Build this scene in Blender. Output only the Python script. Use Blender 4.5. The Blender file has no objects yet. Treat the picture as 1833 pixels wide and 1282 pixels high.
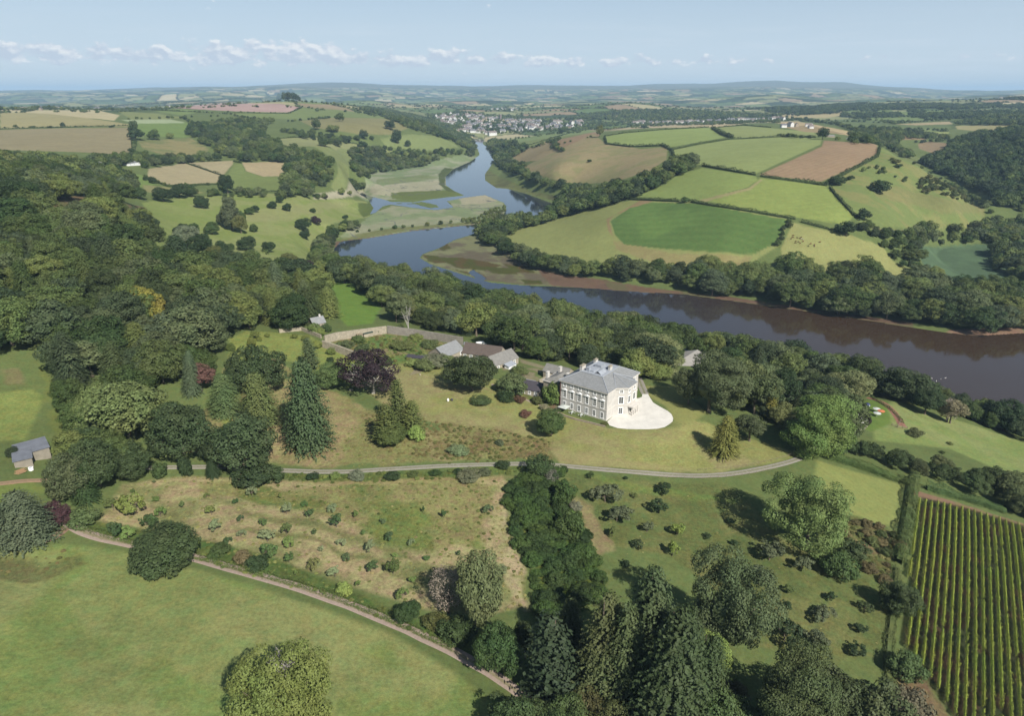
import bpy, math, random
import numpy as np
random.seed(7); rng = np.random.default_rng(7)
scene = bpy.context.scene
COL = scene.collection

# ------------------------------------------------------------------ camera, light, world
PW, PH, FOC = 1833, 1282, 1230.0
PITCH = math.atan(476.0 / FOC)
SP, CP = math.sin(PITCH), math.cos(PITCH)
CAMZ = 185.0
cam = bpy.data.cameras.new('camera'); cam_ob = bpy.data.objects.new('camera', cam); COL.objects.link(cam_ob)
cam.sensor_width = 36.0; cam.lens = 36.0 * FOC / PW
cam.clip_start = 0.5; cam.clip_end = 90000
cam_ob.location = (0, 0, CAMZ); cam_ob.rotation_euler = (math.pi / 2 - PITCH, 0, 0)
scene.camera = cam_ob
scene.view_settings.view_transform = 'Standard'; scene.view_settings.look = 'None'
scene.view_settings.gamma = 1.0; scene.view_settings.use_curve_mapping = False
scene.view_settings.exposure = 0.6

SUNV = np.array([0.4687, -0.7696, 0.782]); SUNV /= np.linalg.norm(SUNV)   # towards the sun
sun = bpy.data.lights.new('sun', 'SUN'); sun_ob = bpy.data.objects.new('sun', sun); COL.objects.link(sun_ob)
sun.energy = 5.0; sun.angle = math.radians(0.53); sun.color = (1.0, 0.95, 0.87)
from mathutils import Vector
sun_ob.rotation_euler = Vector(-SUNV).to_track_quat('-Z', 'Y').to_euler()
sun_ob.location = (60, -100, 400)
SUN_EL = math.asin(SUNV[2]); SUN_AZ = math.atan2(SUNV[0], SUNV[1])

class NT:                                   # small node-tree helper
    def __init__(s, nt): s.nt = nt; s.n = nt.nodes; s.l = nt.links
    def add(s, t, **kw):
        nd = s.n.new(t)
        for k, v in kw.items():
            if k in ('inp',):
                for kk, vv in v.items(): s.set(nd, kk, vv)
            else: setattr(nd, k, v)
        return nd
    def set(s, nd, key, v):
        sock = nd.inputs[key]
        if hasattr(v, 'is_output') or isinstance(v, bpy.types.NodeSocket): s.l.new(v, sock)
        else: sock.default_value = v
    def math(s, op, a, b=None, c=None, clamp=False):
        nd = s.n.new('ShaderNodeMath'); nd.operation = op; nd.use_clamp = clamp
        s.set(nd, 0, a)
        if b is not None: s.set(nd, 1, b)
        if c is not None: s.set(nd, 2, c)
        return nd.outputs[0]
    def mix(s, f, a, b, blend='MIX'):
        nd = s.n.new('ShaderNodeMix'); nd.data_type = 'RGBA'; nd.blend_type = blend
        s.set(nd, 0, f); s.set(nd, 6, a); s.set(nd, 7, b)
        return nd.outputs[2]
    def ramp(s, f, lo, hi, a=0.0, b=1.0):
        nd = s.n.new('ShaderNodeMapRange'); nd.clamp = True
        for i, v in enumerate((f, lo, hi, a, b)): s.set(nd, i, v)
        return nd.outputs[0]
    def noise(s, vec, scale, detail=4, rough=0.55, dist=0.0):
        nd = s.n.new('ShaderNodeTexNoise')
        s.l.new(vec, nd.inputs['Vector']); nd.inputs['Scale'].default_value = scale
        nd.inputs['Detail'].default_value = detail; nd.inputs['Roughness'].default_value = rough
        nd.inputs['Distortion'].default_value = dist
        return nd.outputs['Fac']

world = bpy.data.worlds.new('World'); scene.world = world; world.use_nodes = True
w = NT(world.node_tree); w.n.clear()
wo = w.add('ShaderNodeOutputWorld'); bg = w.add('ShaderNodeBackground')
sky = w.add('ShaderNodeTexSky'); sky.sky_type = 'NISHITA'; sky.sun_disc = False
sky.sun_elevation = SUN_EL; sky.sun_rotation = SUN_AZ
sky.altitude = 200; sky.air_density = 1.0; sky.dust_density = 0.35; sky.ozone_density = 1.0
SKY_STRENGTH = 0.052
geo = w.add('ShaderNodeTexCoord')
sep = w.add('ShaderNodeSeparateXYZ'); w.l.new(geo.outputs['Generated'], sep.inputs[0])
X, Y, Z = sep.outputs
el = w.math('MULTIPLY', w.math('ARCTAN2', Z, w.math('SQRT', w.math('ADD', w.math('MULTIPLY', X, X), w.math('MULTIPLY', Y, Y)))), 57.2958)
az = w.math('MULTIPLY', w.math('ARCTAN2', X, Y), 57.2958)
def cloudvec(sx, sy, oz):
    cv = w.add('ShaderNodeCombineXYZ'); w.set(cv, 0, w.math('MULTIPLY', az, sx)); w.set(cv, 1, w.math('MULTIPLY', el, sy)); cv.inputs[2].default_value = oz
    return cv.outputs[0]
# cumulus band low above the horizon: flat bases, billowing tops
n1 = w.noise(cloudvec(0.72, 1.25, 3.1), 1.0, 8, 0.58)
shift = w.add('ShaderNodeCombineXYZ'); w.set(shift, 0, w.math('ADD', w.math('MULTIPLY', az, 0.72), 0.12)); w.set(shift, 1, w.math('ADD', w.math('MULTIPLY', el, 1.25), 0.30)); shift.inputs[2].default_value = 3.1
n1c = w.noise(shift.outputs[0], 1.0, 5, 0.5)
topn = w.noise(cloudvec(0.16, 0.0, 9.7), 1.0, 4, 0.55)
tophi = w.math('ADD', w.math('MULTIPLY', topn, 3.4), w.ramp(az, 25, -36, 0.9, 1.8))
up = w.ramp(w.math('SUBTRACT', el, tophi), -0.5, 0.5)
lo = w.math('SUBTRACT', 1.0, w.ramp(el, 1.55, 2.15))
dens = w.math('ADD', w.math('SUBTRACT', n1, 0.436), w.ramp(az, 22.0, -6.0, -0.045, 0.058))
dens = w.math('SUBTRACT', dens, w.math('MULTIPLY', up, 0.30)); dens = w.math('SUBTRACT', dens, w.math('MULTIPLY', lo, 0.26))
mask = w.ramp(dens, 0.0, 0.09)
lit = w.ramp(w.math('ADD', w.math('SUBTRACT', n1, n1c), w.math('MULTIPLY', w.math('SUBTRACT', el, 2.7), 0.05)), -0.05, 0.14)
ccol = w.mix(lit, (7.2, 8.1, 9.5, 1), (12.0, 12.0, 12.0, 1))
n3 = w.noise(cloudvec(0.10, 1.6, 1.2), 1.2, 5, 0.6)
streak = w.math('MULTIPLY', w.ramp(n3, 0.48, 0.75), w.math('MULTIPLY', w.ramp(el, 0.2, 1.2), w.ramp(el, 5.5, 3.0)))
milk = w.mix(w.ramp(el, 0.0, 8.5), (8.1, 9.5, 10.7, 1), (6.4, 8.3, 10.6, 1))
skycol = w.mix(w.ramp(el, 3.0, 16.0, 0.85, 0.1), sky.outputs[0], milk)      # thin summer milkiness low down
c1 = w.mix(w.math('MULTIPLY', streak, 0.4), skycol, (8.8, 9.8, 10.8, 1))
c2 = w.mix(w.math('MULTIPLY', mask, 0.8), c1, ccol)
w.l.new(c2, bg.inputs[0]); bg.inputs[1].default_value = SKY_STRENGTH
w.l.new(bg.outputs[0], wo.inputs[0])

# ------------------------------------------------------------------ helpers
KALB = 1.85
def s2l(v):
    v = v / 255.0
    return v / 12.92 if v <= 0.04045 else ((v + 0.055) / 1.055) ** 2.4
def cc(r, g, b, k=1.0):
    return tuple(min(0.85, s2l(x) / KALB * k) for x in (r, g, b))
def tag(o, label=None, cat=None, group=None, kind=None):
    if label: o['label'] = label
    if cat: o['category'] = cat
    if group: o['group'] = group
    if kind: o['kind'] = kind
    return o
def empty(name, loc=(0, 0, 0), rz=0.0):
    o = bpy.data.objects.new(name, None); COL.objects.link(o); o.location = loc; o.rotation_euler = (0, 0, rz)
    o.empty_display_size = 1.0
    return o
def np_mesh(name, V, F, mats=(), midx=None, smooth=False, col=None):
    """V (n,3); F (m,k) int array of tris or quads"""
    me = bpy.data.meshes.new(name); V = np.asarray(V, np.float32); F = np.asarray(F, np.int32)
    m, k = F.shape
    me.vertices.add(len(V)); me.vertices.foreach_set('co', V.ravel())
    me.loops.add(m * k); me.loops.foreach_set('vertex_index', F.ravel())
    me.polygons.add(m); me.polygons.foreach_set('loop_start', np.arange(0, m * k, k, dtype=np.int32))
    if midx is not None: me.polygons.foreach_set('material_index', np.asarray(midx, np.int32))
    me.polygons.foreach_set('use_smooth', np.full(m, smooth))
    for mt in mats: me.materials.append(mt)
    if col is not None:
        a = me.attributes.new('Col', 'FLOAT_COLOR', 'POINT'); a.data.foreach_set('color', np.asarray(col, np.float32).ravel())
    me.update(calc_edges=True)
    return me
def ob(name, me, parent=None, loc=(0, 0, 0)):
    o = bpy.data.objects.new(name, me); COL.objects.link(o); o.location = loc
    if parent is not None: o.parent = parent
    return o

# numpy value noise
def vnoise(x, y, seed=0):
    xi = np.floor(x).astype(np.int64); yi = np.floor(y).astype(np.int64)
    fx = x - xi; fy = y - yi
    fx = fx * fx * (3 - 2 * fx); fy = fy * fy * (3 - 2 * fy)
    def h(i, j):
        n = (i * 374761393 + j * 668265263 + seed * 1442695041) & 0xFFFFFFFF
        n = ((n ^ (n >> 13)) * 1274126177) & 0xFFFFFFFF
        return ((n ^ (n >> 16)) & 0xFFFF) / 65535.0
    a = h(xi, yi); b = h(xi + 1, yi); c = h(xi, yi + 1); d = h(xi + 1, yi + 1)
    return (a * (1 - fx) + b * fx) * (1 - fy) + (c * (1 - fx) + d * fx) * fy
def fbm(x, y, size, oct=4, seed=0):
    s = 0; a = 1.0; t = 0; f = 1.0 / size
    for o in range(oct):
        s = s + a * vnoise(x * f + o * 17.3, y * f - o * 9.1, seed + o); t += a; a *= 0.55; f *= 2.03
    return s / t
def sstep(x, a, b):
    t = np.clip((x - a) / (b - a), 0, 1); return t * t * (3 - 2 * t)
# ------------------------------------------------------------------ terrain
def at_z(u, v, z):
    a = (u - PW / 2) / FOC; b = (PH / 2 - v) / FOC
    t = (CAMZ - z) / (SP - b * CP)
    return a * t, t * (CP + b * SP)
def azr(x, y): return math.atan2(x, y), math.hypot(x, y)
def u2az(u, v=300):
    a = (u - PW / 2) / FOC; b = (PH / 2 - v) / FOC
    return math.atan2(a, CP + b * SP)
PTS = []                                     # (x, y, z)
def P(*l):
    for u, v, z in l: x, y = at_z(u, v, z); PTS.append((x, y, z))
def Q(*l):                                   # heading of photo column u, range r, height z
    for u, r, z in l:
        a = u2az(u, 200); PTS.append((r * math.sin(a), r * math.cos(a), z))
def S(r, *l):                                # crest seen at (u, v) at range r
    for u, v in l:
        a = u2az(u, v); b = (PH / 2 - v) / FOC; c = math.hypot((u - PW / 2) / FOC, CP + b * SP)
        PTS.append((r * math.sin(a), r * math.cos(a), CAMZ - r * (SP - b * CP) / c))
# foreground meadow, orchard, garden terrace
P((0,1282,60),(450,1282,56),(900,1282,50),(0,1100,60),(400,1100,55),(0,985,58),(200,985,55),(350,1010,53),(650,1090,50),(930,1235,47),
  (250,900,54),(500,950,51),(800,950,48),(700,1050,49),(500,840,50),(900,830,48),(1200,855,44.5),(1440,820,43),
  (1003,728,49),(1085,754,49),(1140,715,49),(1200,760,48.5),(900,700,50.5),(750,690,53),(800,800,50),(1300,800,46),
  (550,760,53),(300,800,56),(200,900,56),(50,840,62),(0,900,63),(1050,950,44),(1300,950,42),(1300,1150,41),(1550,1180,38),
  (1200,1282,44),(1650,1282,36),(1833,1282,33),(1650,900,36),(1833,950,30),(1500,880,41),(-300,1282,66),(-300,1000,70),(2100,1282,26),(2100,950,18))
Q((0,60,60),(916,60,52),(1833,60,38),(-600,120,66),(2500,120,24),(-600,40,60),(2500,40,40))
# falling to the near river bank
P((1833,860,20),(1700,780,20),(1833,790,9),(1600,720,22),(2100,820,6),(1480,740,33),(1300,700,40),(1380,690,24),(1220,670,32))
# walled garden, stables, green paddock
P((590,600,56),(700,590,52),(830,612,48),(700,650,53),(900,645,49),(960,665,49),(620,530,42),(640,502,34),(720,560,44),(870,590,35),(1000,620,32),(1100,650,36),
  (560,500,36),(600,480,10))
# left wooded hill
P((0,700,68),(200,700,62),(400,680,60),(560,640,57),(0,600,78),(200,600,73),(400,580,64),(0,500,88),(200,500,80),(400,500,62),(0,400,100),(150,400,95),
  (300,460,66),(250,390,78),(0,340,104),(-300,700,78),(-300,500,105),(-300,380,112),(0,300,106),(150,335,98))
# fields to the left beyond
P((0,270,96),(100,250,100),(0,232,104),(230,275,88),(230,228,108),(0,200,122),(200,200,122),(280,330,66),(180,298,84),(400,305,60),(300,292,66),(430,340,50),(520,300,56),
  (540,350,40),(600,300,58),(600,270,66),(650,235,84),(550,210,106),(700,215,92),(800,245,50),(760,225,80),(820,262,12),(400,240,92),(350,268,76),(480,250,82),
  (300,215,114),(430,192,135),(-300,260,108),(-300,200,126),(0,192,128),(340,190,134),(515,181,148),(620,188,128),(760,262,40),(700,290,10),(640,310,14))
P((260,370,64),(450,360,46),(600,360,18),(668,372,3),(450,420,34),(300,430,56),(560,440,15),(585,455,5),(500,460,34),(360,474,54))
Q((0,4600,85),(300,4500,80),(515,4700,95),(-300,4500,90),(620,4000,80))
# river levels
P((850,262,1),(930,350,1),(700,340,1.2),(760,370,1.2),(650,395,1.5),(700,440,1),(850,450,1),(1000,500,1),(1300,570,1),(1600,640,1),(1833,660,1),(900,530,1),
  (1833,597,1),(1636,584,1.5),(1364,543,1.5),(1150,522,1.5),(1020,490,1.8))
# big hill on the right bank
P((1300,500,8),(1300,460,24),(1300,400,48),(1300,350,68),(1300,300,85),(1300,260,95),(1300,235,100),(1100,350,46),(1000,420,14),(950,400,9),(1100,440,20),(1100,400,34),
  (1120,370,44),(1000,300,48),(1100,270,72),(950,280,32),(915,300,6),(1180,270,82),(1150,300,68),(1080,325,42),(1010,350,12),(1100,240,88),(1200,230,98),
  (1450,340,72),(1500,380,58),(1560,270,98),(1400,245,102),(1500,245,101),(1450,450,30),(1400,420,42),(1600,470,18),(1450,480,18),(1450,520,6),(1690,508,5),(1650,492,9),
  (1600,400,46),(1700,400,26),(1650,335,62),(1710,345,48),(1755,385,20),(1600,300,84),(1577,262,98),(1000,255,66),(920,262,26),(900,275,8))
P((1750,500,3),(1700,440,3),(1833,450,5),(1800,440,6),(1750,540,3),(1833,570,2),(1833,520,3),(2100,520,4),(2100,600,2),(2100,440,14))
P((1640,296,82),(1700,331,58),(1767,373,24)); Q((1700,1460,22),(1790,1300,14),(1900,1200,12),(1640,1560,50))
P((1800,300,52),(1800,250,85),(1700,250,64),(1833,228,98),(2100,300,80),(2100,230,110),(1660,265,60),(1600,240,80))
# middle distance
P((1050,212,46),(1300,218,60),(1600,215,88),(1800,203,108),(1450,210,78),(1600,197,108),(1400,222,92),(950,225,30),(850,232,18),(780,225,36),(700,200,70),(900,205,50),(1150,215,45),(860,248,3))
S(5200,(1000,196),(1080,188),(1150,187),(1200,194)); S(4500,(1300,202),(1400,198))
for u, z in ((-300,110),(0,95),(300,90),(600,75),(900,70),(1200,75),(1500,110),(1800,125),(2100,130)): Q((u,7000,z),(u,10500,z*0.9+20))
for u, v in ((-300,172),(0,176),(200,172),(400,168),(600,168),(800,170),(1000,170),(1200,166),(1400,168),(1600,172),(1833,176),(2100,176)): S(14500,(u,v))
S(21000,(-300,166),(-100,164),(0,163),(60,161),(110,163),(210,160),(300,156),(340,155),(430,154),(550,148),(620,148),(700,151),(830,154),(950,151),(1040,153),(1110,153),(1180,149),(1280,149),
  (1390,145),(1440,148),(1505,148),(1560,153),(1650,157),(1700,160),(1780,162),(1850,160),(2100,160))
for u in (-300,300,900,1500,2100): Q((u,30000,150),(u,40000,60))

PT = np.array(PTS)
def q_of(x, y): return np.stack([np.arctan2(x, y) * 2.2, np.log(np.hypot(x, y))], -1)
_C = q_of(PT[:, 0], PT[:, 1])
def _ker(d2): return np.sqrt(d2 + 0.0009)
_n = len(_C)
_A = np.zeros((_n + 3, _n + 3)); _d2 = ((_C[:, None] - _C[None]) ** 2).sum(-1)
_A[:_n, :_n] = -_ker(_d2) - np.eye(_n) * 0.004
_A[:_n, _n] = 1; _A[:_n, _n + 1:] = _C; _A[_n, :_n] = 1; _A[_n + 1:, :_n] = _C.T
_w = np.linalg.solve(_A, np.concatenate([PT[:, 2], np.zeros(3)]))
def rbf(x, y):
    q = q_of(x, y).reshape(-1, 2); out = np.empty(len(q))
    for i in range(0, len(q), 20000):
        qq = q[i:i + 20000]
        d2 = (qq[:, 0:1] - _C[:, 0][None]) ** 2 + (qq[:, 1:2] - _C[:, 1][None]) ** 2
        out[i:i + 20000] = -_ker(d2) @ _w[:_n] + _w[_n] + qq @ _w[_n + 1:]
    return out.reshape(np.shape(x))

def dens(poly, step=14.0, closed=True):
    o = []; n = len(poly)
    for i in range(n if closed else n - 1):
        a = poly[i]; b = poly[(i + 1) % n]; k = max(1, int(math.hypot(b[0] - a[0], b[1] - a[1]) / step))
        for j in range(k): o.append((a[0] + (b[0] - a[0]) * j / k, a[1] + (b[1] - a[1]) * j / k))
    if not closed: o.append(poly[-1])
    return o
def pip(x, y, poly):                         # points in polygon, vectorised with bounding box
    x = np.asarray(x); y = np.asarray(y); P_ = np.asarray(poly); res = np.zeros(x.shape, bool)
    bb = (x >= P_[:, 0].min()) & (x <= P_[:, 0].max()) & (y >= P_[:, 1].min()) & (y <= P_[:, 1].max())
    xs = x[bb]; ys = y[bb]; ins = np.zeros(xs.shape, bool); j = len(P_) - 1
    for i in range(len(P_)):
        xi, yi = P_[i]; xj, yj = P_[j]
        if yi != yj:
            c = ((yi > ys) != (yj > ys)) & (xs < (xj - xi) * (ys - yi) / (yj - yi) + xi)
            ins ^= c
        j = i
    res[bb] = ins
    return res
def segdist(x, y, poly, closed=True):
    P_ = np.asarray(poly); best = np.full(x.shape, 1e18); n = len(P_)
    for i in range(n if closed else n - 1):
        ax, ay = P_[i]; bx, by = P_[(i + 1) % n]; dx, dy = bx - ax, by - ay; L = dx * dx + dy * dy
        if L < 1e-9: continue
        t = np.clip(((x - ax) * dx + (y - ay) * dy) / L, 0, 1)
        best = np.minimum(best, (x - ax - t * dx) ** 2 + (y - ay - t * dy) ** 2)
    return np.sqrt(best)

RIVER = [(842,248),(846,256),(856,268),(858,277),(842,289),(812,302),(798,315),(797,331),(812,341),(831,350),(800,353),(768,357),(740,362),(700,361),(681,355),(662,351),(648,344),(643,347),(658,356),(668,372),(662,384),(672,381),
 (686,369),(700,366),(740,372),(780,376),(812,371),(800,360),(830,354),(868,349),(902,363),(906,374),(902,384),(888,393),(850,402),(798,407),(733,414),(662,426),(610,432),(598,445),(590,462),(610,480),(640,494),(700,502),(760,515),
 (860,538),(960,566),(1100,602),(1250,632),(1400,655),(1550,685),(1680,718),(1760,744),(1833,765),(2150,840),(2150,610),
 (1833,596),(1750,601),(1700,596),(1636,587),(1500,565),(1364,546),(1227,527),(1114,521),(1060,516),(975,512),(940,511),(880,506),(858,500),(834,493),(812,486),(771,473),(752,462),(757,455),(785,445),(815,429),(842,421),(852,416),
 (880,406),(930,397),(970,387),(989,372),(989,364),(943,347),(910,338),(888,336),(869,323),(868,312),(880,295),(889,277),(864,257),(868,246)]
ISLES = [[(700,364),(742,365),(770,372),(786,371),(782,367),(755,361),(735,364)],[(815,452),(828,447),(820,457),(800,460),(798,455)]]
CREEKS = [[(800,452),(812,448),(822,446),(818,453),(806,458)],[(838,488),(846,482),(862,492),(872,500),(858,503)]]
def wz(poly, z=0.0, step=12): return [at_z(u, v, z) for u, v in dens(poly, step)]
RIVER_W = wz(RIVER); ISLES_W = [wz(p) for p in ISLES[:1]]; CREEK_W = [wz(p) for p in CREEKS[1:]]

# polar sheet: rows follow range, columns follow heading; it reaches the horizon
AZ0, AZ1 = math.radians(-54), math.radians(54)
DAZ = math.radians(0.0765)
azs = np.arange(AZ0, AZ1 + DAZ, DAZ); lr = [math.log(45.0)]
while lr[-1] < math.log(42000):
    r_ = math.exp(lr[-1]); lr.append(lr[-1] + (0.0036 if r_ < 700 else 0.0046 if r_ < 3000 else 0.008))
lr = np.array(lr); rs = np.exp(lr)
NR, NA = len(rs), len(azs)
GX = rs[:, None] * np.sin(azs)[None]; GY = rs[:, None] * np.cos(azs)[None]
# coarse rbf then bicubic-ish upsample by evaluating on a sub-grid
si = np.unique(np.concatenate([np.arange(0, NR, 4), [NR - 1]])); sj = np.unique(np.concatenate([np.arange(0, NA, 6), [NA - 1]]))
Hc = rbf(GX[np.ix_(si, sj)], GY[np.ix_(si, sj)])
tmp = np.empty((len(si), NA))
for k in range(len(si)): tmp[k] = np.interp(azs, azs[sj], Hc[k])
GH = np.empty((NR, NA))
ii = np.clip(np.searchsorted(si, np.arange(NR), side='right') - 1, 0, len(si) - 2)
ft = (np.arange(NR) - si[ii]) / (si[ii + 1] - si[ii])
GH = tmp[ii] * (1 - ft)[:, None] + tmp[ii + 1] * ft[:, None]
def smooth_h(H, n):
    for _ in range(n):
        H[1:-1] = (H[:-2] + 2 * H[1:-1] + H[2:]) / 4
        H[:, 1:-1] = (H[:, :-2] + 2 * H[:, 1:-1] + H[:, 2:]) / 4
    return H
GH = smooth_h(GH, 4)
RR = rs[:, None] + 0 * GX
# rolling country farther off
far = sstep(RR, 3000, 6500)
GH += far * ((fbm(GX, GY, 2100, 3, 11) - 0.5) * (120 + 190 * sstep(RR, 5500, 9000)) * (1 - 0.8 * sstep(RR, 13500, 19000)) + (fbm(GX, GY, 800, 3, 5) - 0.5) * 36)
GH += (1 - far) * ((fbm(GX, GY, 120, 3, 21) - 0.5) * 3.0 * sstep(RR, 500, 1200))
# water bed
near = RR < 4500
d = np.full(GX.shape, 1e9); xs, ys = GX[near], GY[near]
cand = (ys < 2900) & (ys > 250) & (xs > -500)
dd = np.full(xs.shape, 1e9)
dd[cand] = segdist(xs[cand], ys[cand], RIVER_W)
ins = pip(xs, ys, RIVER_W); sd = np.where(ins, -dd, dd)
for p in ISLES_W:
    i2 = pip(xs, ys, p); sd = np.where(i2, 6.0, sd)
for p in CREEK_W:
    i2 = pip(xs, ys, p); sd = np.where(i2, -6.0, sd)
hn = np.maximum(GH[near], 0.45)
hn = np.where(sd < 0, -0.15 - np.minimum(-sd * 0.06, 2.5), hn)
t = sstep(sd, 0, 45); shore = 0.35 + 0.25 * np.clip(sd, 0, 8) / 8
hn = np.where((sd >= 0) & (sd < 45), shore * (1 - t) + hn * t, hn)
GH[near] = hn; d[near] = sd; RIVD = d
# level platform under the mansion
HOUSE_A = at_z(1003, 728, 49); HOUSE_B = at_z(1085, 754, 49); HOUSE_C = at_z(1139.5, 715, 49)
hd = np.hypot(GX - 50, GY - 296); k = 1 - sstep(hd, 26, 52); GH = GH * (1 - k) + 49.0 * k

def height(x, y):
    x = np.asarray(x, float); y = np.asarray(y, float)
    a = np.arctan2(x, y); r = np.log(np.maximum(np.hypot(x, y), 46))
    fi = np.clip(np.interp(r, lr, np.arange(NR)), 0, NR - 1.001); fj = np.clip((a - azs[0]) / DAZ, 0, NA - 1.001)
    i = fi.astype(int); j = fj.astype(int); fi = fi - i; fj = fj - j
    return (GH[i, j] * (1 - fj) + GH[i, j + 1] * fj) * (1 - fi) + (GH[i + 1, j] * (1 - fj) + GH[i + 1, j + 1] * fj) * fi
_T = np.exp(np.linspace(math.log(50), math.log(30000), 2600))
def hit(u, v, rmin=0):
    """first point of the land met along the sight line of a photo point"""
    a = (u - PW / 2) / FOC; b = (PH / 2 - v) / FOC
    x = a * _T; y = (CP + b * SP) * _T; z = CAMZ + (-SP + b * CP) * _T
    m = z - height(x, y)
    k = np.nonzero((m < 0) & (np.hypot(x, y) > rmin))[0]
    if len(k) == 0: return x[-1], y[-1]
    k = k[0]
    if k == 0: return x[0], y[0]
    f = m[k - 1] / (m[k - 1] - m[k])
    f = min(max(f, 0), 1)
    return x[k - 1] + (x[k] - x[k - 1]) * f, y[k - 1] + (y[k] - y[k - 1]) * f
def G(u, v):
    x, y = hit(u, v); return x, y, float(height(x, y))
def wpoly(poly, step=14): return [hit(u, v) for u, v in dens(poly, step)]
def mpp(y_depth): return y_depth / FOC       # metres per photo pixel at a camera depth
def cdepth(x, y, z): return y * CP - (z - CAMZ) * SP
# ------------------------------------------------------------------ land cover
def A(c): return np.array(c)
GC = np.zeros(GX.shape + (3,)); ROUGH = np.full(GX.shape, 0.5)
nA = fbm(GX, GY, 26, 4, 1); nB = fbm(GX, GY, 90, 3, 2); nC = fbm(GX, GY, 7, 3, 3); nD = fbm(GX, GY, 2.6, 2, 4)
near1 = RR < 1400
# countryside patchwork: jittered cells
def cells(x, y, size, seed):
    u = x / size; v = y / size; ui = np.floor(u).astype(np.int64); vi = np.floor(v).astype(np.int64)
    b1 = np.full(x.shape, 1e9); b2 = np.full(x.shape, 1e9); idn = np.zeros(x.shape)
    def h(i, j, s):
        n = (i * 73856093 ^ j * 19349663 ^ (s * 83492791)) & 0xFFFFFFFF
        n = ((n ^ (n >> 15)) * 2246822519) & 0xFFFFFFFF
        return ((n ^ (n >> 13)) & 0xFFFF) / 65535.0
    for di in (-1, 0, 1):
        for dj in (-1, 0, 1):
            i = ui + di; j = vi + dj
            px = i + 0.15 + 0.7 * h(i, j, seed); py = j + 0.15 + 0.7 * h(i, j, seed + 5)
            dst = np.maximum(abs(u - px), abs(v - py)) * 0.65 + 0.35 * np.hypot(u - px, v - py)
            c = dst < b1
            b2 = np.where(c, b1, np.minimum(b2, dst)); idn = np.where(c, h(i, j, seed + 9), idn); b1 = np.minimum(b1, dst)
    return idn, (b2 - b1) * size
wx = GX + 260 * (fbm(GX, GY, 1500, 2, 31) - 0.5) * 2; wy = GY + 260 * (fbm(GX, GY, 1500, 2, 33) - 0.5) * 2
idn, edge = cells(wx * 0.9 + wy * 0.35, wy * 0.75 - wx * 0.3, 250, 3)
pal = [cc(136,150,98), cc(112,134,80), cc(150,154,108), cc(188,180,138), cc(98,118,74), cc(208,196,156), cc(140,146,100), cc(114,130,84), cc(170,150,120), cc(92,110,68), cc(160,164,116), cc(72,90,56), cc(66,84,52)]
pi = np.clip((idn * len(pal)).astype(int), 0, len(pal) - 1)
GC[:] = A(pal)[pi]
WOODC = A(cc(62,78,50)); HEDGEC = A(cc(58,72,46))
idw, _ = cells(wx, wy, 620, 8)
wn = fbm(GX, GY, 900, 4, 41)
FARWOOD = ((wn > 0.70) | ((idn > 0.9) & (wn > 0.45))) & (RR > 2200)
hw = 7 + RR * 0.0018
GC = np.where((edge < hw)[..., None], HEDGEC, GC)
GC = np.where(FARWOOD[..., None], WOODC, GC)
# high moor: treeless brown-green
moor = sstep(GH - fbm(GX, GY, 1800, 3, 44) * 120, 150, 235) * sstep(RR, 12500, 16500)
GC = GC * (1 - moor[..., None]) + (A(cc(112,116,92)) * (0.8 + 0.4 * fbm(GX, GY, 1500, 4, 45))[..., None]) * moor[..., None]
# home landscape base
base = A(cc(112,126,74))[None, None] * (0.86 + 0.28 * nA)[..., None]
hb = (1 - sstep(RR, 2300, 3300))[..., None]
GC = GC * (1 - hb) + base * hb
FARWOOD &= (RR > 3000)

def paint(poly, col, mix=1.0, n=0.16, stripe=None, alt=None, altt=0.55, feather=2.0, rough=None, wob=0.0, size=None):
    W_ = wpoly(poly) if not isinstance(poly, np.ndarray) else poly
    W_ = np.asarray(W_); lo_ = W_.min(0) - 12; hi_ = W_.max(0) + 12
    m = (GX > lo_[0]) & (GX < hi_[0]) & (GY > lo_[1]) & (GY < hi_[1])
    x = GX[m]; y = GY[m]
    if wob: xx = x + (fbm(x, y, wob * 3, 3, 71) - 0.5) * wob * 2; yy = y + (fbm(x, y, wob * 3, 3, 73) - 0.5) * wob * 2
    else: xx, yy = x, y
    ins = pip(xx, yy, W_); dd_ = np.zeros(x.shape)
    if feather > 0:
        sub = ins; dd_[sub] = segdist(xx[sub], yy[sub], W_)
        f = np.clip(dd_ / feather, 0, 1) * ins
    else: f = ins.astype(float)
    c = A(cc(*col))[None] * (1 - n + 2 * n * (0.55 * nA[m] + 0.45 * nB[m]))[:, None]
    if alt is not None:
        nn = nA[m] if size is None else fbm(x, y, size, 4, 77)
        a = sstep(nn, altt - 0.09, altt + 0.09)[:, None]; c = c * (1 - a) + A(cc(*alt))[None] * a
    if stripe is not None:
        (u1, v1, u2, v2, sp, am) = stripe
        p1 = hit(u1, v1); p2 = hit(u2, v2); L = math.hypot(p2[0] - p1[0], p2[1] - p1[1]); nx, ny = -(p2[1] - p1[1]) / L, (p2[0] - p1[0]) / L
        ph = (x * nx + y * ny + 3 * fbm(x, y, 60, 2, 5)) / sp * 2 * math.pi
        c = c * (1 + am * np.sin(ph) * (0.5 + nB[m]))[:, None]
    f = (f * mix)[:, None]
    GC[m] = GC[m] * (1 - f) + c * f
    if rough is not None: ROUGH[m] = ROUGH[m] * (1 - f[:, 0]) + rough * f[:, 0]

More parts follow.
